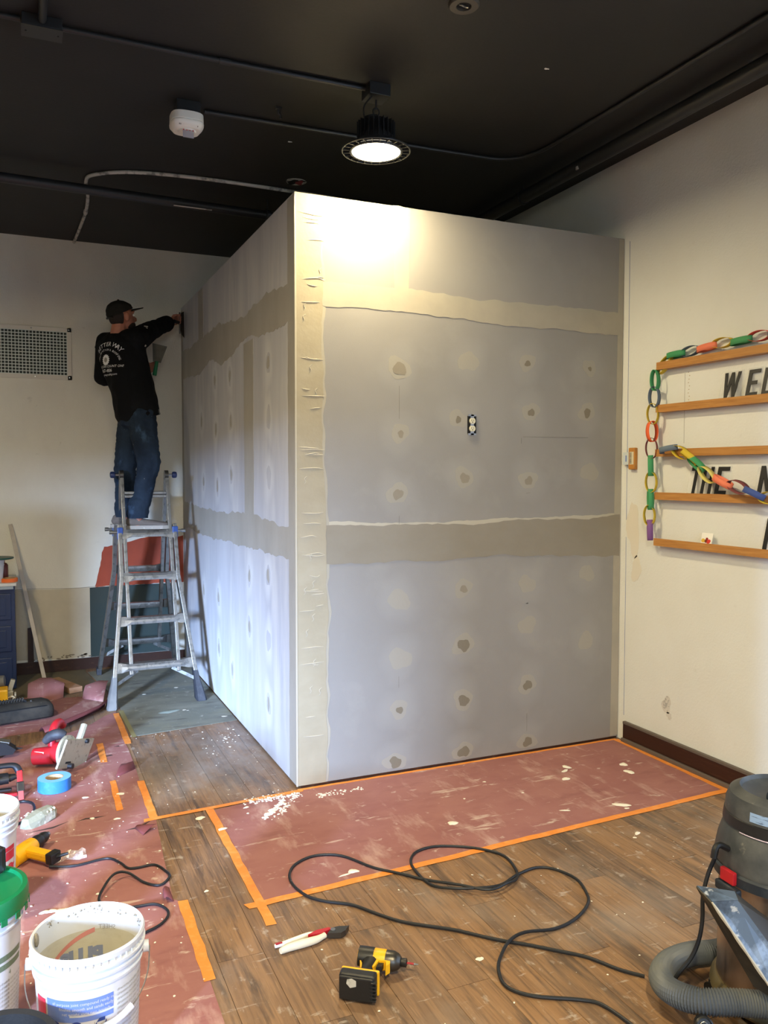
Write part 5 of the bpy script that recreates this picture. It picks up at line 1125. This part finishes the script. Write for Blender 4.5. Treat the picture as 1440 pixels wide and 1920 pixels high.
# cordless impact driver, local: x = nose direction, y = from body toward battery, z = out of its side (up when lying)
def impact_driver(label, o_, X, Y):
    t = tool('impact_driver', label, 'power tool', o_, X, Y)
    b = bmesh.new(); lathe(b, [(.0, -.068), (.026, -.066), (.031, -.055), (.031, .020), (.029, .026)], (0, 0, 0), 24, M=Matrix.Rotation(pi / 2, 3, 'Y'), cap1=True); obj('housing', b, M_yel, t, smooth=True)
    b = bmesh.new(); lathe(b, [(.0322, -.064), (.0325, -.020), (.030, -.012)], (0, 0, 0), 24, M=Matrix.Rotation(pi / 2, 3, 'Y'), a0=-.9, a1=2.0); obj('rear_grip', b, M_bkpl, t, smooth=True)
    b = bmesh.new(); lathe(b, [(.030, .022), (.030, .048), (.024, .062), (.016, .070)], (0, 0, 0), 24, M=Matrix.Rotation(pi / 2, 3, 'Y'), cap0=True, cap1=True); obj('gear_case', b, M_dsteel, t, smooth=True)
    b = bmesh.new(); lathe(b, [(.011, .068), (.013, .072), (.013, .088), (.008, .090)], (0, 0, 0), 16, M=Matrix.Rotation(pi / 2, 3, 'Y'), cap0=True, cap1=True); ch = obj('collet', b, M_bkpl, t, smooth=True)
    b = bmesh.new(); cyl(b, (.088, 0, 0), (.112, 0, 0), .0032, n=6); obj('bit', b, M_red, ch); b = bmesh.new(); cyl(b, (.112, 0, 0), (.126, 0, 0), .0036, .0015, 6); obj('bit_tip', b, M_steel, ch)
    b = bmesh.new(); prev = None
    for (y, x, a, c) in ((.018, -.022, .030, .022), (.045, -.020, .024, .018), (.08, -.026, .023, .017), (.105, -.032, .024, .018), (.118, -.034, .034, .026)):
        ring = [b.verts.new((x + a * cos(q), y, c * sin(q))) for q in [2 * pi * i / 16 for i in range(16)]]
        if prev:
            for k in range(16): b.faces.new((prev[k], prev[(k + 1) % 16], ring[(k + 1) % 16], ring[k]))
        else: b.faces.new(ring)
        prev = ring
    b.faces.new(prev); hd_ = obj('handle', b, M_bkpl, t, smooth=True)
    obj('trigger', outline([(.004, .030), (.022, .030), (.020, .050), (.004, .058)], .016), M_bkpl, t)
    obj('trigger_guard_trim', outline([(-.002, .026), (.040, .020), (.044, .040), (.034, .058), (.032, .040), (.026, .030), (.006, .032), (.000, .070), (-.006, .068)], .030), M_yel, t)
    obj('grip_trim', outline([(-.050, .05), (-.046, .050), (-.040, .062), (-.036, .085), (-.040, .085), (-.044, .066)], .036), M_yel, hd_)
    obj('base_trim', rbox((-.028, .124, 0), (.118, .012, .074), bev=.005), M_yel, t)
    bt = obj('battery', rbox((-.030, .145, 0), (.112, .038, .076), bev=.008), M_bkpl, t)
    obj('battery_cap', rbox((-.030, .167, 0), (.104, .010, .070), bev=.004), M_bkpl, bt)
    b = bmesh.new(); pts = [(-.062, -.002), (-.050, .010), (-.052, .022), (-.066, .026), (-.084 + .004, .020), (-.080, .004)]
    prism(b, [(-x - .064, z) for x, z in pts], lambda u, v, h: V((u - .045, .172 + h, -v - .006)), .0015); obj('battery_sticker', b, M_conduit, bt, label='silver shield sticker')
    b = bmesh.new()
    for i in range(6): bx(b, (.022, .168, -.026 + .0105 * i), (.018, .014, .0045), None, .001)
    obj('battery_rib', b, M_bkpl, bt)
    b = bmesh.new(); bx(b, (-.035, .160, .0385), (.030, .006, .002)); obj('battery_label', b, M_white, bt)
    b = bmesh.new(); 
    for i in range(4): bx(b, (-.058 + .006 * i, -.0285 + 0, .010), (.003, .006, .012))
    obj('vent_slot', b, M_hole, t); return t
impact_driver('yellow and black cordless impact driver lying on the bare wood floor', (-.222, -1.548, .0385), (.80, -.60, 0), (-.62, -.78, .02))
impact_driver('second yellow and black impact driver lying on the green bucket lid', (-1.478, -1.260, .425), (-.6, .8, 0), (.55, -.45, 0))
# diagonal pliers
t = tool('pliers', 'diagonal cutting pliers with white and red handles on the floor', 'pliers', (-.30, -1.305, .0), (1, .04, 0), (-.04, 1, 0))
def solid(pts, z0, z1): b = bmesh.new(); prism(b, pts, lambda u, v, h: V((u, v, z0 + h)), z1 - z0); return b
ag = MATS['white_plastic']
def grip(pts, w, nm, m, zc=.014):
    b = bmesh.new(); tube(b, [(x, y, zc) for x, y in pts], w, 12, 5, rf=lambda i, n: w * (.75 + .35 * sin(pi * min(1, i / n * 1.15)))); return obj(nm, b, m, t, smooth=True)
grip([(-.185, -.030), (-.15, -.022), (-.10, -.020), (-.055, -.018), (-.02, -.006)], .0125, 'handle', mat('cream_grip', S(226, 218, 194), .5), .0145)
grip([(-.190, .012), (-.15, .014), (-.11, .020), (-.065, .028), (-.035, .022)], .0085, 'handle', M_white, .0100)
obj('handle_inlay', solid([(-.075, .008), (-.040, .022), (.006, .020), (.010, .008), (-.030, -.002), (-.06, .002)], .008, .023), M_red, t, label='red grip section')
obj('handle_inlay', solid([(-.188, .006), (-.165, .008), (-.165, .014), (-.188, .016)], .016, .0185), M_red, t)
obj('jaw', solid([(-.005, -.002), (.018, .018), (.040, .017), (.072, .004), (.040, .002), (.012, -.004)], .006, .020), M_dsteel, t)
obj('jaw', solid([(-.012, -.010), (.006, .004), (.040, .0015), (.073, .003), (.050, -.020), (.030, -.028), (.015, -.022)], .004, .022), M_dsteel, t)
b = bmesh.new(); cyl(b, (.012, .0, .003), (.012, .0, .025), .009, n=16); obj('pivot', b, M_steel, t)
# yellow corded drill behind the buckets
t = tool('corded_drill', 'yellow corded drill with black chuck lying beside the buckets', 'power tool', (-1.232, -.262, .036), (.62, .78, .05), (.60, -.80, 0))
b = bmesh.new(); lathe(b, [(.020, -.10), (.034, -.095), (.036, -.02), (.034, .025), (.028, .034)], (0, 0, 0), 20, M=Matrix.Rotation(pi / 2, 3, 'Y'), cap0=True, cap1=True); obj('housing', b, M_yel, t, smooth=True)
b = bmesh.new(); lathe(b, [(.027, .030), (.028, .060), (.024, .075)], (0, 0, 0), 20, M=Matrix.Rotation(pi / 2, 3, 'Y'), cap0=True, cap1=True); obj('gear_housing', b, M_bkpl, t, smooth=True)
b = bmesh.new(); lathe(b, [(.022, .072), (.023, .095), (.018, .112), (.010, .116)], (0, 0, 0), 20, M=Matrix.Rotation(pi / 2, 3, 'Y'), cap0=True, cap1=True); obj('chuck', b, M_bkpl, t, smooth=True)
b = bmesh.new(); lathe(b, [(.013, .112), (.011, .128), (.004, .134)], (0, 0, 0), 16, M=Matrix.Rotation(pi / 2, 3, 'Y'), cap0=True, cap1=True); obj('chuck_jaws', b, M_steel, t, smooth=True)
obj('handle', rbox((-.040, .085, -.006), (.042, .135, .036), Matrix.Rotation(.16, 3, 'Z'), .010), M_yel, t)
obj('trigger', rbox((-.016, .055, -.004), (.016, .036, .014), None, .003), M_bkpl, t)
DC.parent = t; DC.matrix_parent_inverse = t.matrix_basis.inverted()
hb = obj('handle_base', rbox((-.052, .158, -.008), (.052, .034, .044), Matrix.Rotation(.16, 3, 'Z'), .006), M_bkpl, t)
b = bmesh.new(); tube(b, [(-.050, .17, -.01), (-.040, .19, -.014), (-.028, .21, -.018)], .008, 8, 3, rf=lambda i, n: .009 - .004 * i / n); obj('strain_relief', b, M_bkpl, hb)
b = bmesh.new(); bx(b, (-.062, -.004, .0345), (.030, .008, .002)); bx(b, (-.062, .010, .033), (.022, .004, .002)); obj('model_plate', b, M_hole, t)
# red circular saw
t = tool('circular_saw', 'red circular saw lying on its side behind the blue tape', 'power tool', (-1.075, .80, 0), (.80, -.55, 0), (.55, .80, 0))
b = bmesh.new(); cyl(b, (-.13, -.02, .055), (-.02, .0, .065), .044, .048, 20); mt = obj('motor_housing', b, M_red, t, smooth=True)
b = bmesh.new(); bx(b, (-.085, -.045, .085), (.055, .004, .012), Matrix.Rotation(-.3, 3, 'X')); obj('name_stripe', b, M_white, mt)
b = bmesh.new(); tube(b, [(-.05, .02, .09), (-.055, .03, .15), (-.065, .07, .195), (-.075, .13, .20), (-.08, .17, .17)], .022, 12, 5); obj('handle', b, M_red, t, smooth=True)
b = bmesh.new(); tube(b, [(-.075, -.01, .135), (-.04, .0, .165), (.0, .01, .175), (.03, .02, .165)], .024, 12, 5, rf=lambda i, n: .018 + .012 * sin(pi * i / n)); obj('front_knob', b, M_rubd, t, smooth=True)
b = bmesh.new(); cyl(b, (-.02, 0, .08), (.035, 0, .08), .052, .060, 24); obj('gear_case', b, M_red, t, smooth=True)
b = bmesh.new(); lathe(b, [(.0, .0), (.082, .0), (.088, .006), (.088, .020), (.080, .024), (.0, .024)], (.035, .0, .085), 36, M=Matrix.Rotation(pi / 2, 3, 'Y')); obj('blade_guard', b, M_tool, t, smooth=35)
b = bmesh.new(); lathe(b, [(.0, .0), (.070, .0), (.070, .002), (.0, .002)], (.066, -.03, .070), 36, M=Matrix.Rotation(pi / 2, 3, 'Y')); obj('blade', b, M_steel, t, smooth=30)
b = bmesh.new(); bx(b, (.105, -.01, .085), (.012, .27, .155), Matrix.Rotation(-.28, 3, 'X') @ Matrix.Rotation(.25, 3, 'Y'), .003); bs = obj('base_plate', b, M_tool, t)
b = bmesh.new(); bx(b, (.096, .035, .10), (.010, .075, .028), Matrix.Rotation(-.28, 3, 'X')); bx(b, (.096, -.07, .06), (.010, .05, .020), Matrix.Rotation(-.28, 3, 'X')); obj('plate_slot', b, M_hole, bs)
b = bmesh.new(); tube(b, [(.07, .04, .08), (.075, .09, .14), (.07, .14, .19)], .018, 8, 3); obj('depth_bracket', b, M_tool, t, smooth=True)
b = bmesh.new(); cyl(b, (.12, -.10, .05), (.145, -.10, .05), .014, n=10); cyl(b, (.12, .06, .13), (.14, .06, .13), .012, n=10); obj('adjust_knob', b, M_bkpl, t)
# red and black nailer in the left edge
t = thing('nail_gun', 'red and black nailer with D-shaped frame at the left edge', 'power tool', (-1.33, .50, 0))
b = bmesh.new(); tube(b, [(-1.52, .50, .20), (-1.42, .51, .205), (-1.33, .52, .205), (-1.285, .52, .195), (-1.265, .51, .15)], .019, 12, 5); obj('handle', b, M_bkrub, t, smooth=True)
b = bmesh.new(); cyl(b, (-1.55, .47, .125), (-1.315, .49, .125), .045, .038, 20); cyl(b, (-1.315, .49, .125), (-1.28, .495, .13), .03, .018, 16); mb = obj('barrel', b, M_bkpl, t, smooth=True)
b = bmesh.new(); bx(b, (-1.40, .446, .150), (.09, .006, .026), Matrix.Rotation(.5, 3, 'X')); obj('barrel_label', b, M_offw, mb)
b = bmesh.new(); bar(b, (-1.265, .505, .165), (-1.262, .46, .065), .026, .026, bev=.004); obj('front_post', b, M_red, t)
b = bmesh.new(); bar(b, (-1.262, .465, .10), (-1.260, .43, .045), .034, .034, bev=.006); obj('post_collar', b, M_bkpl, t)
b = bmesh.new(); bar(b, (-1.260, .43, .055), (-1.258, .385, .004), .024, .016, bev=.003); obj('post_tip', b, mat('pink_red', S(186, 84, 84), .5), t)
b = bmesh.new(); bar(b, (-1.50, .42, .040), (-1.275, .42, .036), .020, .020, xdir=(0, 0, 1), bev=.003); obj('lower_rail', b, M_red, t)
b = bmesh.new(); bar(b, (-1.50, .44, .070), (-1.30, .44, .066), .014, .026, xdir=(0, 0, 1), bev=.003); obj('magazine', b, M_bkpl, t)
cord('tool_cable', [(-1.30, .33, .010), (-1.25, .345, .010), (-1.21, .30, .010), (-1.205, .20, .010), (-1.24, .11, .010), (-1.30, .06, .010), (-1.36, .02, .010)], .006, 'short black cable loop behind the white bucket')
# yellow/grey nailer tip at left edge
t = thing('utility_tool', 'yellow and grey tool with pointed dark tip at the left edge', 'power tool', (-1.36, 1.10, 0))
b = bmesh.new(); bx(b, (-1.46, 1.08, .055), (.17, .09, .10), None, .012); obj('body', b, M_yel, t)
b = bmesh.new(); prism(b, [(-1.375, .02), (-1.300, .02), (-1.285, .045), (-1.335, .085), (-1.375, .095)], lambda u, v, h: V((u, 1.05 + h, v)), .075); nz = obj('nose', b, M_bkpl, t)
b = bmesh.new(); bar(b, (-1.42, 1.10, .105), (-1.315, 1.09, .078), .055, .012, xdir=(0, 1, 0), bev=.002); obj('metal_plate', b, M_galv, nz)
b = bmesh.new(); prism(b, [(-1.305, .030), (-1.250, .040), (-1.305, .055)], lambda u, v, h: V((u, 1.075 + h, v)), .01); obj('tip', b, M_bkpl, nz)
# dusty grey/yellow tool by the cabinet
t = thing('power_saw', 'dusty grey and yellow power tool on the floor by the cabinet', 'power tool', (-1.38, 2.25, 0))
b = bmesh.new(); bx(b, (-1.45, 2.20, .075), (.22, .12, .09), None, .01); obj('body', b, M_yel, t)
b = bmesh.new(); cyl(b, (-1.42, 2.27, .15), (-1.36, 2.26, .155), .042, .036, 18); cyl(b, (-1.50, 2.27, .15), (-1.42, 2.27, .15), .03, n=14); obj('motor', b, M_rub, t, smooth=True)
b = bmesh.new(); bx(b, (-1.318, 2.25, .125), (.030, .04, .075), Matrix.Rotation(.3, 3, 'Y'), .004); bx(b, (-1.332, 2.25, .045), (.05, .05, .085), None, .006); cyl(b, (-1.30, 2.22, .06), (-1.29, 2.22, .06), .022, n=12); obj('gear_bracket', b, M_tool, t)
b = bmesh.new(); tube(b, [(-1.34, 2.20, .05), (-1.315, 2.19, .06), (-1.30, 2.19, .045), (-1.32, 2.19, .03)], .007, 8, 4); obj('hook', b, M_offw, t)
# long black case
t = thing('tool_case', 'dusty black zipped tool case lying on the torn red paper', 'case', (-1.38, 1.78, 0))
b = bmesh.new(); prev = None; Cx = RZ(12)
def cs(x, w, h): 
    out = []
    for i in range(20):
        a = 2 * pi * i / 20; c, s = cos(a), sin(a); d = (abs(c) ** 4 + abs(s) ** 4) ** -.25; out.append((x, w / 2 * c * d, h / 2 + h / 2 * s * d + .002))
    return out
for (x, w, h) in ((-.42, .13, .085), (-.40, .175, .10), (-.1, .19, .115), (.15, .19, .115), (.24, .185, .112), (.275, .16, .098), (.290, .11, .075)):
    ring = [b.verts.new(V((-1.36, 1.775, 0)) + Cx @ V(p)) for p in cs(x, w, h)]
    if prev:
        for k in range(20): b.faces.new((prev[k], prev[(k + 1) % 20], ring[(k + 1) % 20], ring[k]))
    else: b.faces.new(ring)
    prev = ring
b.faces.new(prev); cb_ = obj('case_body', b, M_bag, t, smooth=True)
b = bmesh.new(); tube(b, [V((-1.36, 1.775, 0)) + Cx @ V(p) for p in ((-.42, -.082, .088), (-.1, -.094, .095), (.15, -.094, .095), (.24, -.085, .092), (.283, -.03, .078), (.287, .03, .076))], .004, 6, 4); obj('zipper', b, M_hole, cb_)
b = bmesh.new(); tube(b, [V((-1.36, 1.775, 0)) + Cx @ V(p) for p in ((-.06, -.02, .118), (-.03, -.02, .135), (.04, -.02, .138), (.10, -.02, .136), (.13, -.02, .118))], .009, 8, 4); hb_ = obj('carry_handle', b, M_bkpl, cb_, smooth=True)
b = bmesh.new()
for i in range(9): c0 = V((-1.36, 1.775, 0)) + Cx @ V((-.02 + .016 * i, -.02, .138)); bx(b, c0, (.006, .024, .022), Cx @ Matrix.Rotation(.4, 3, 'Y'))
obj('handle_ridge', b, M_bag, hb_)
b = bmesh.new(); cyl(b, V((-1.36, 1.775, .112)) + Cx @ V((.16, -.02, 0)), V((-1.36, 1.775, .122)) + Cx @ V((.16, -.02, 0)), .006, n=8); obj('snap_button', b, M_steel, cb_)
# crusted sanding block
t = tool('sanding_block', 'mud-crusted grey sanding block on the red paper', 'sanding block', (-1.185, .085, .003), (.78, .62, .08), (-.62, .78, 0))
b = bmesh.new(); prev = None
for (x, w, h) in ((-.085, .035, .028), (-.07, .07, .045), (.0, .085, .055), (.06, .08, .052), (.082, .045, .038)):
    ring = [b.verts.new((x + .004 * sin(k * 3.1 + x * 60), (w / 2) * a + .003 * sin(k * 5 + x * 40), h * c)) for k, (a, c) in enumerate(((-1, 0), (-.9, .6), (-.5, 1), (.4, .95), (.9, .7), (1, 0)))]
    if prev:
        for k in range(6): b.faces.new((prev[k], prev[(k + 1) % 6], ring[(k + 1) % 6], ring[k]))
    else: b.faces.new(ring)
    prev = ring
b.faces.new(prev); obj('block', b, M_rock, t)
b = bmesh.new(); 
for i in range(14): bmesh.ops.create_icosphere(b, subdivisions=1, radius=rd.uniform(.003, .008), matrix=Matrix.Translation((rd.uniform(-.07, .075), rd.uniform(.02, .036) * (1 if i % 3 else -1), .042)))
o = obj('mud_crust', b, M_compE, t); o['kind'] = 'stuff'
# crumpled clear plastic scrap
b = bmesh.new(); q = bmesh.ops.create_grid(b, x_segments=9, y_segments=9, size=.055)
for v in q['verts']: v.co = V((v.co.x * 1.1, v.co.y * .7, .006 + abs(NZ.noise(v.co * 38)) * .045)) + V((-1.075, -.352, 0))
o = obj('plastic_scrap', b, mat('clear_film', S(224, 214, 206), .15, alpha=.35)); tag(o, 'crumpled clear plastic scrap beside the corded drill', 'plastic scrap')
# black tote bag in the bottom left corner
t = thing('tool_tote', 'black open tool tote in the bottom left corner', 'bag', (-1.31, -1.835, 0))
b = bmesh.new(); lathe(b, [(.10, .002), (.115, .02), (.128, .22), (.138, .238), (.140, .250), (.134, .256), (.122, .250), (.112, .21), (.095, .03), (0, .028)], (-1.31, -1.835, 0), 48, cap0=True); obj('tote_body', b, mat('black_tote_cloth', S(14, 14, 15), .8, bump=(90, .4)), t, smooth=True)
b = bmesh.new()
for i in range(60):
    a = -.9 + 1.5 * i / 60 + rd.uniform(-.02, .02); p = V((-1.31 + .137 * cos(a), -1.835 + .137 * sin(a), .246)); cyl(b, p, p + V((.016 * cos(a), .016 * sin(a), -.022 + rd.uniform(-.008, .008))), .0010, n=4)
o = obj('frayed_edge', b, M_hole, t); o['kind'] = 'stuff'
b = bmesh.new(); cyl(b, (-1.36, -1.90, .03), (-1.35, -1.86, .235), .03, .035, 16); o = obj('handtool', b, mat('brown_leather', S(96, 66, 50), .7)); tag(o, 'brown hammer grip standing inside the black tote', 'tool')  # brown handle in the tote, no particular kind of tool

# ------------------------------------------------------------------ shop vacuum
VC = V((.795, -2.175, 0))
t = thing('shop_vacuum', 'dusty shop vacuum with steel tank at the right edge', 'vacuum', tuple(VC))
b = bmesh.new(); lathe(b, [(.170, .075), (.174, .085), (.172, .10), (.172, .405), (.174, .41)], tuple(VC), 64, cap0=True, cap1=True); tk = obj('tank', b, M_plate, t, smooth=35)
b = bmesh.new(); lathe(b, [(.0, .035), (.186, .035), (.192, .045), (.188, .066), (.178, .080), (.0, .082)], tuple(VC), 48); obj('base_ring', b, mat('tan_base', S(126, 114, 82), .45, .4, layers=[(S(84, 76, 58), 8, .45, .7, U, .7)]), t, smooth=True)
for i in range(4):
    a = .9 + i * pi / 2; c0 = VC + V((cos(a) * .185, sin(a) * .185, 0)); b = bmesh.new(); cyl(b, c0 + V((-.012, 0, .021)), c0 + V((.012, 0, .021)), .020, n=18); ca = obj('caster', b, M_bkpl, t, smooth=True)
    b = bmesh.new(); cyl(b, c0 + V((0, 0, .03)), c0 + V((0, 0, .05)), .010, n=10); obj('caster_stem', b, M_dsteel, ca)
b = bmesh.new(); lathe(b, [(.176, .398), (.190, .402), (.192, .430), (.186, .436)], tuple(VC), 64, cap0=True); obj('lower_rim', b, M_vacd, t, smooth=35)
b = bmesh.new(); lathe(b, [(.184, .434), (.186, .445), (.176, .50), (.160, .548), (.150, .560)], tuple(VC), 64, cap1=True); vh = obj('motor_head', b, M_vac, t, smooth=35)
b = bmesh.new(); lathe(b, [(.156, .548), (.164, .552), (.160, .580), (.152, .584)], tuple(VC), 64, cap1=True); obj('black_band', b, M_bkpl, vh, smooth=35)
b = bmesh.new(); lathe(b, [(.1655, .5475), (.1665, .549), (.1655, .5505)], tuple(VC), 64, a0=radians(178), a1=radians(255)); obj('pale_stripe', b, mat('pink_stripe', S(206, 190, 206), .4), vh)
b = bmesh.new(); lathe(b, [(.158, .582), (.156, .610), (.146, .636), (.118, .652), (.112, .640), (.085, .632), (.0, .632)], tuple(VC), 64); up = obj('top_cover', b, M_vac, vh, smooth=35)
b = bmesh.new(); bx(b, VC + V((-.01, .0, .648)), (.16, .042, .030), RZ(25), .012); obj('top_handle', b, M_vacd, vh)
b = bmesh.new(); lathe(b, [(.1592, .590), (.1572, .616)], tuple(VC), 40, a0=radians(188), a1=radians(236)); obj('warning_label', b, M_lblb, vh)
def latch(ang):
    R = Matrix.Rotation(ang, 3, 'Z'); b = bmesh.new(); bx(b, VC + R @ V((.196, 0, .424)), (.014, .052, .036), R, .003); l_ = obj('latch', b, M_red, t)
    b = bmesh.new(); bx(b, VC + R @ V((.198, .002, .388)), (.022, .085, .026), R, .006); obj('latch_base', b, M_vacd, l_)
latch(radians(176)); latch(radians(-4))
b = bmesh.new(); tube(b, [VC + V((-.175, .035, .490)), VC + V((-.205, .040, .505)), VC + V((-.220, .040, .495)), VC + V((-.226, .040, .470))], .009, 8, 4); obj('cord_hook', b, M_bkpl, vh, smooth=True)
b = bmesh.new(); tube(b, [(.592, -2.125, .485), (.600, -2.11, .455), (.585, -2.10, .403), (.567, -2.1, .342), (.567, -2.1, .278), (.556, -2.1, .217), (.535, -2.09, .158), (.50, -2.07, .10), (.50, -2.05, .03), (.56, -2.00, .008)], .0062, 8, 5); obj('vacuum_cord', b, M_bkrub, t, smooth=True)
# hose, every fifth ring raised
HP_ = [(1.02, -2.02, .04), (.96, -1.960, .04), (.86, -1.945, .04), (.785, -1.945, .04), (.688, -1.928, .045), (.575, -1.957, .060), (.480, -2.03, .080), (.438, -2.115, .100), (.458, -2.198, .115), (.545, -2.252, .120), (.63, -2.300, .120), (.73, -2.36, .13), (.86, -2.40, .14)]
hpth = catmull(HP_, 26); b = bmesh.new(); tube(b, hpth, .036, 20, 0, rf=lambda i, n: .0360 if i % 2 else .0305); o = obj('vacuum_hose', b, M_hose, None, smooth=False)
tag(o, 'grey corrugated vacuum hose curled round the steel tank', 'hose')
# muddy pan leaning on the vacuum
t = thing('mud_pan', 'muddy blue-grey steel mud pan leaning against the vacuum tank', 'mud pan', (.5, -2.34, .2))
A_, B_, C2, D2 = V((.381, -2.28, .462)), V((.452, -2.300, .460)), V((.585, -2.345, .270)), V((.525, -2.345, .232)); dp = V((.080, .075, .030)); dq = V((.045, .085, -.01))
A_, B_, C2, D2 = [V(p) + V((.036, .0, -.018)) for p in (A_, B_, C2, D2)]
def shell(name, q, m, th=.003):
    b = bmesh.new(); n = (q[1] - q[0]).cross(q[3] - q[0]).normalized(); a = [b.verts.new(p) for p in q]; c = [b.verts.new(p + n * th) for p in q]
    b.faces.new(a); b.faces.new(c[::-1])
    for i in range(4): b.faces.new((a[i], a[(i + 1) % 4], c[(i + 1) % 4], c[i]))
    return obj(name, b, m, t)
Ct, Dt = C2 + (C2 - B_) * .18, D2 + (D2 - A_) * .18
shell('bottom_plate', [A_, B_, Ct, Dt], M_pan); shell('side_plate', [B_, B_ + dq * .25 + V((.02, .02, 0)), Ct + V((.09, .08, .05)), Ct], M_panshade); shell('side_plate', [A_, A_ + V((-.004, .05, .02)), Dt + V((-.006, .08, .0)), Dt], M_panshade)
shell('end_plate', [A_, B_, B_ + dq * .25 + V((.02, .02, 0)), A_ + V((-.004, .05, .02))], M_pan)
b = bmesh.new(); tube(b, [A_ + (Dt - A_) * i / 14 + V((-.001, -.002, .0)) for i in range(15)], .004, 6, 0, rf=lambda i, n: .0025 + .003 * abs(sin(i * 2.3))); obj('crusted_rim', b, M_compE, t)
# plug and black bag under the hose
t = thing('cord_plug', 'black round cord plug caught against the hose', 'plug', (.40, -2.20, .05))
b = bmesh.new(); PM_ = frame((-.5, -.8, .35)); lathe(b, [(.0, -.020), (.020, -.020), (.025, -.010), (.025, .012), (.021, .016), (.019, .006), (.0, .006)], (.432, -2.245, .082), 24, M=PM_); obj('plug_body', b, M_bkpl, t, smooth=True)
b = bmesh.new(); tube(b, [V((.432, -2.245, .082)) + PM_ @ V((.010 * cos(a), .010 * sin(a), .008)) for a in [pi * i / 8 for i in range(9)]], .0022, 6, 0); obj('contact_blade', b, M_steel, t)
b = bmesh.new(); tube(b, [(.425, -2.235, .065), (.405, -2.22, .04), (.38, -2.20, .02), (.345, -2.17, .009)], .008, 8, 4); obj('plug_tail', b, M_bkrub, t, smooth=True)
t = thing('kit_bag', 'black ridged tool bag under the vacuum hose', 'bag', (.52, -2.33, 0))
b = bmesh.new(); prev = None
for (x, w, h) in ((.335, .05, .03), (.345, .09, .055), (.42, .14, .075), (.55, .15, .075), (.70, .15, .07), (.76, .10, .05)):
    ring = []
    for i in range(20):
        a = 2 * pi * i / 20; c, s = cos(a), sin(a); d = (abs(c) ** 3 + abs(s) ** 3) ** (-1 / 3); ring.append(b.verts.new((x + .03, -2.345 - (x - .5) * .45 + w / 2 * c * d, h / 2 + h / 2 * s * d + .002)))
    if prev:
        for k in range(20): b.faces.new((prev[k], prev[(k + 1) % 20], ring[(k + 1) % 20], ring[k]))
    else: b.faces.new(ring)
    prev = ring
b.faces.new(prev); kb = obj('bag_body', b, M_vacd, t, smooth=True)
b = bmesh.new()
for i in range(6): bx(b, (.372 + .003 * i, -2.235 - .022 * i, .045 + .004 * (i % 2)), (.024, .012, .028), RZ(30), .003)
obj('buckle_ridge', b, M_bkpl, kb)
b = bmesh.new(); tube(b, [(.42, -2.28, .078), (.45, -2.33, .086), (.46, -2.38, .080)], .012, 8, 4); obj('strap', b, M_rub, kb)
# scattered putty drops on bare boards
b = None
drips(floor, [(.102, -1.62, .010, 1.4, .2), (1.207, -1.085, .011, 1.5, .3), (1.167, -1.114, .007, 1.2, 0), (-.513, -.162, .017, 1.3, .1), (-.62, -.83, .008, 1.2, 0)], z=.0005, seed=120)

finish_parents()
for o in bpy.data.objects:
    if o.parent is None and o.name.split('.')[0] == 'bucket': o.scale = (.92, .92, 1.0)
    if o.name == 'nail_gun': o.scale = (1, 1, .66)
